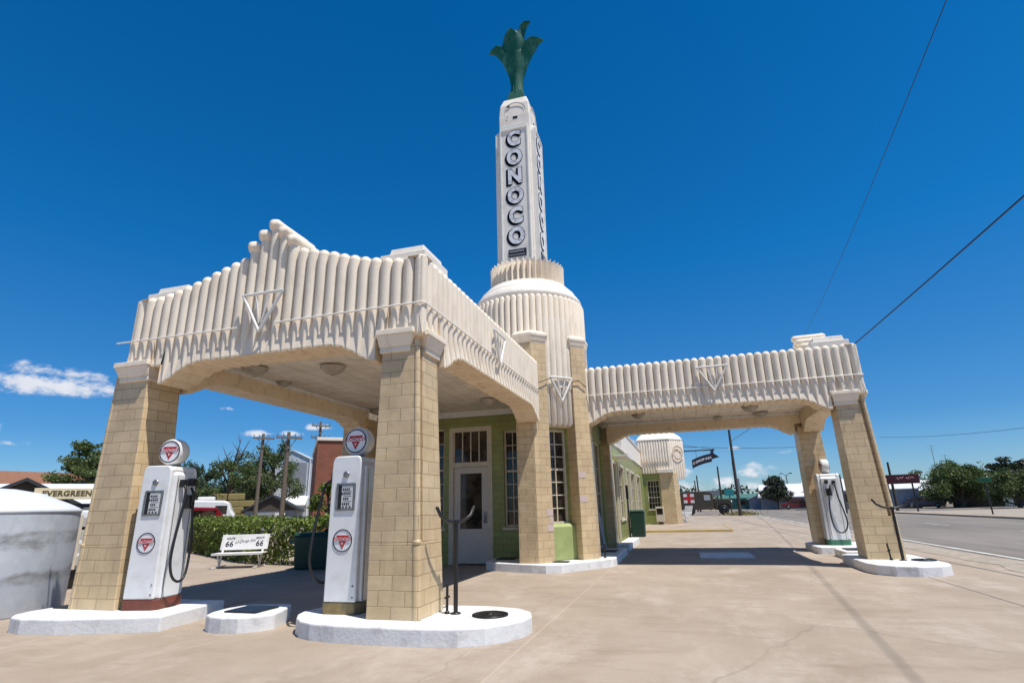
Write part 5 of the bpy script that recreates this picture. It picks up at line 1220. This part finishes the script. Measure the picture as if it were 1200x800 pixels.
# far tree lines: one mass
def treeline(px0, px1, d, h, n, seed, name='distant_woods'):
    rg = random.Random(seed); lb = MB(); pts = []
    a, c = at(px0, d), at(px1, d)
    for i in range(n):
        f = rg.random(); q = a.lerp(c, f); hh = h * (.65 + .25 * math.sin(f * 23 + seed) + .15 * math.sin(f * 61)); pts.append(Vector((q.x + rg.uniform(-3, 3), q.y + rg.uniform(-3, 3), hh * rg.random() ** .6)))
    leaf_quads(lb, pts, 1.0, 0, rg); struct(lb.obj(name, LEAF_B, uv=False), 'stuff')
treeline(800, 1012, 190, 6.5, 3200, 1); treeline(990, 1260, 130, 4.0, 3200, 2, 'distant_scrub'); treeline(-80, 420, 110, 4.5, 5000, 3, 'far_thicket')
# weeds round the pole foot
rg = random.Random(9); lb = MB(); leaf_quads(lb, [Vector((8.3 + rg.gauss(0, .7), 56.5 + rg.gauss(0, 1.0), abs(rg.gauss(0, .14)))) for _ in range(900)], .2, 0, rg); struct(lb.obj('dry_weeds', leafmat('dry weeds', (.16, .15, .05), (.3, .26, .1)), uv=False), 'stuff')

# ------------------------------------------------------------------ wires
def wire(label, a, b_, sag, r, n=24, ext=0):
    a, b_ = Vector(a), Vector(b_); pts = [a.lerp(b_, i / n) - Vector((0, 0, sag * 4 * (i / n) * (1 - i / n))) for i in range(n + 1)]
    if ext: d_ = (pts[-1] - pts[-2]).normalized(); pts += [pts[-1] + d_ * ext * k / 6 + Vector((0, 0, -.0006 * (ext * k / 6) ** 2)) for k in range(1, 7)]
    mb = MB(); mb.tube(pts, r, 6); return tag(mb.obj('overhead_wire', BLACK, uv=False), label, 'wire', 'overhead wires')
W = lambda px, py, d: at(px, d, py)
wire('thick black wire running from the dark pole up to the right edge of the sky', (7.83, 54, 7.1), W(1275, 163, 14), .35, .022, ext=40)
wire('thin black wire climbing steeply from the right canopy to the top edge', W(935, 405, 60), W(1122, -32, 13), .5, .011, ext=40)
wire('slim wire crossing behind the dark pole from the cafe roof', (2.9, 34, 5.0), W(962, 522, 70), .15, .018)
wire('faint wire stretched across the lower right sky', W(1030, 512, 75), W(1230, 497, 60), .3, .016, ext=60)
wire('wire running level in front of the big round tree', W(1030, 560, 44), W(1240, 560.5, 40), .04, .010, ext=40)
wire('wire dropping from the dark pole to the pole behind it', (7.85, 54, 6.6), at(858, 75, 556), .3, .016)

# ------------------------------------------------------------------ sky, sun, view
SUNDIR = Vector((.37, -.165, 1)).normalized()
el = math.asin(SUNDIR.z); azm = math.atan2(SUNDIR.x, SUNDIR.y)
sd = bpy.data.lights.new('sun', 'SUN'); sd.energy = 5.0; sd.angle = R(.53); sd.color = (1, .955, .89)
so_ = bpy.data.objects.new('sun', sd); COL.objects.link(so_); so_.rotation_euler = (-SUNDIR).to_track_quat('-Z', 'Y').to_euler(); so_.location = (5, -5, 30)
world = bpy.data.worlds.new('World'); scene.world = world; world.use_nodes = True
nt = world.node_tree; bg = nt.nodes['Background']
sky = nt.nodes.new('ShaderNodeTexSky'); sky.sky_type = 'NISHITA'; sky.sun_disc = False
sky.sun_elevation = el; sky.sun_rotation = azm; sky.altitude = 700; sky.air_density = 1.0; sky.dust_density = .6; sky.ozone_density = 3.0
tc = nt.nodes.new('ShaderNodeTexCoord'); sep = nt.nodes.new('ShaderNodeSeparateXYZ')
nrm = nt.nodes.new('ShaderNodeVectorMath'); nrm.operation = 'NORMALIZE'; nt.links.new(tc.outputs['Generated'], nrm.inputs[0]); nt.links.new(nrm.outputs[0], sep.inputs[0])
def ma(op, a, b_=None, c=None):
    n = nt.nodes.new('ShaderNodeMath'); n.operation = op
    for i, x in enumerate((a, b_, c)):
        if x is None: continue
        if isinstance(x, (int, float)): n.inputs[i].default_value = x
        else: nt.links.new(x, n.inputs[i])
    return n.outputs[0]
EL = ma('MULTIPLY', ma('ARCSINE', sep.outputs[2]), 57.2958); AZ = ma('MULTIPLY', ma('ARCTAN2', sep.outputs[0], sep.outputs[1]), 57.2958)
cmb = nt.nodes.new('ShaderNodeCombineXYZ'); nt.links.new(AZ, cmb.inputs[0]); nt.links.new(ma('MULTIPLY', EL, 1.7), cmb.inputs[1])
def wn(scale, detail=6, rough=.6):
    n = nt.nodes.new('ShaderNodeTexNoise'); n.inputs['Scale'].default_value = scale; n.inputs['Detail'].default_value = detail; n.inputs['Roughness'].default_value = rough
    nt.links.new(cmb.outputs[0], n.inputs['Vector']); return n.outputs[0]
n1 = wn(.55, 7, .62); n2 = wn(.25, 4)
blobs = [(-57.3, 10.3, 5.6, 1.9, 1.0), (-63, 10.2, 3.5, .95, .9), (-58.9, 5.7, 1.6, .45, .9), (-61, 6.6, 1.4, .7, .9), (-57, 2.9, 1.2, .5, .8), (-54.5, 6.0, 1.2, .3, .5), (-41.5, 7.2, 1.7, .55, 1.0), (-38.3, 7.3, 1.3, .4, .9), (-36, 7.9, 1.6, .5, .95), (-39, 9.8, 1.0, .3, .6), (-44.5, 9.4, 1.0, .3, .4),
         (6.6, 2.6, 1.9, .95, 1.0), (4.0, 1.9, 1.8, .6, .9), (8.2, 2.0, 1.0, .35, .6), (6.0, 1.4, 3.0, .6, .7), (-.5, 2.6, 2.2, 1.0, .8), (.8, 1.4, 3.6, 1.0, .7), (-4.2, 5.4, 2.2, 1.0, .8), (5.0, 4.9, .7, .22, .7), (9.6, 4.2, 1.0, .35, .6), (11.5, 3.6, .8, .3, .5), (30, 5, .9, .22, .35), (60, 6, 5, 1.2, .8), (100, 8, 7, 1.6, .8), (-95, 9, 7, 1.6, .9), (-130, 7, 6, 1.5, .9), (160, 9, 8, 2, .8)]
dens = None
for a0, e0, wa, we, amt in blobs:
    dx = ma('DIVIDE', ma('SUBTRACT', AZ, a0), wa); dy0 = ma('SUBTRACT', EL, e0)
    dy = ma('DIVIDE', dy0, we)
    dyl = ma('MULTIPLY', ma('MINIMUM', dy, 0), .7); dy = ma('ADD', dy, dyl)
    d2 = ma('ADD', ma('MULTIPLY', dx, dx), ma('MULTIPLY', dy, dy))
    k = ma('MULTIPLY', ma('SUBTRACT', 1, d2), amt)
    k = ma('MAXIMUM', k, -1.5)
    dens = k if dens is None else ma('MAXIMUM', dens, k)
f = ma('ADD', dens, ma('MULTIPLY', ma('SUBTRACT', n1, .52), 3.6))
mr = nt.nodes.new('ShaderNodeMapRange'); mr.interpolation_type = 'SMOOTHSTEP'; nt.links.new(f, mr.inputs[0]); mr.inputs[1].default_value = .1; mr.inputs[2].default_value = 1.15; mr.inputs[3].default_value = 0; mr.inputs[4].default_value = .95
# deepen the clear sky blue (a dry high-plains sky)
gm = nt.nodes.new('ShaderNodeGamma'); gm.inputs[1].default_value = 1.0; nt.links.new(sky.outputs[0], gm.inputs[0])
def wmix(fac, a, b_, mode='MIX'):
    n = nt.nodes.new('ShaderNodeMix'); n.data_type = 'RGBA'; n.blend_type = mode
    for s_, x in ((0, fac), (6, a), (7, b_)):
        if isinstance(x, bpy.types.NodeSocket): nt.links.new(x, n.inputs[s_])
        else: n.inputs[s_].default_value = x
    return n.outputs[2]
hor = nt.nodes.new('ShaderNodeMapRange'); nt.links.new(EL, hor.inputs[0]); hor.inputs[1].default_value = 0; hor.inputs[2].default_value = 60; hor.inputs[3].default_value = 0; hor.inputs[4].default_value = 1
tr_n = nt.nodes.new('ShaderNodeValToRGB'); ce = tr_n.color_ramp.elements
ce[0].position = 0; ce[0].color = (.62, .80, 1.02, 1); ce[1].position = 1; ce[1].color = (.008, .20, .36, 1)
for p_, c_ in ((.12, (.27, .645, .97)), (.4, (.055, .72, 1.17)), (.82, (.012, .64, 1.10))):
    e2 = ce.new(p_); e2.color = (*c_, 1)
nt.links.new(hor.outputs[0], tr_n.inputs[0]); tint = tr_n.outputs[0]
clear = wmix(1.0, gm.outputs[0], tint, 'MULTIPLY')
cl = wmix(n2, (5.6, 6.0, 6.9, 1), (8.6, 8.6, 8.8, 1))
full = wmix(mr.outputs[0], clear, cl)
nt.links.new(full, bg.inputs[0]); bg.inputs[1].default_value = .10
scene.view_settings.view_transform = 'Standard'; scene.view_settings.look = 'None'; scene.view_settings.exposure = .18; scene.view_settings.gamma = 1
scene.view_settings.use_curve_mapping = False
scene.render.engine = 'CYCLES'
scene.cycles.max_bounces = 6
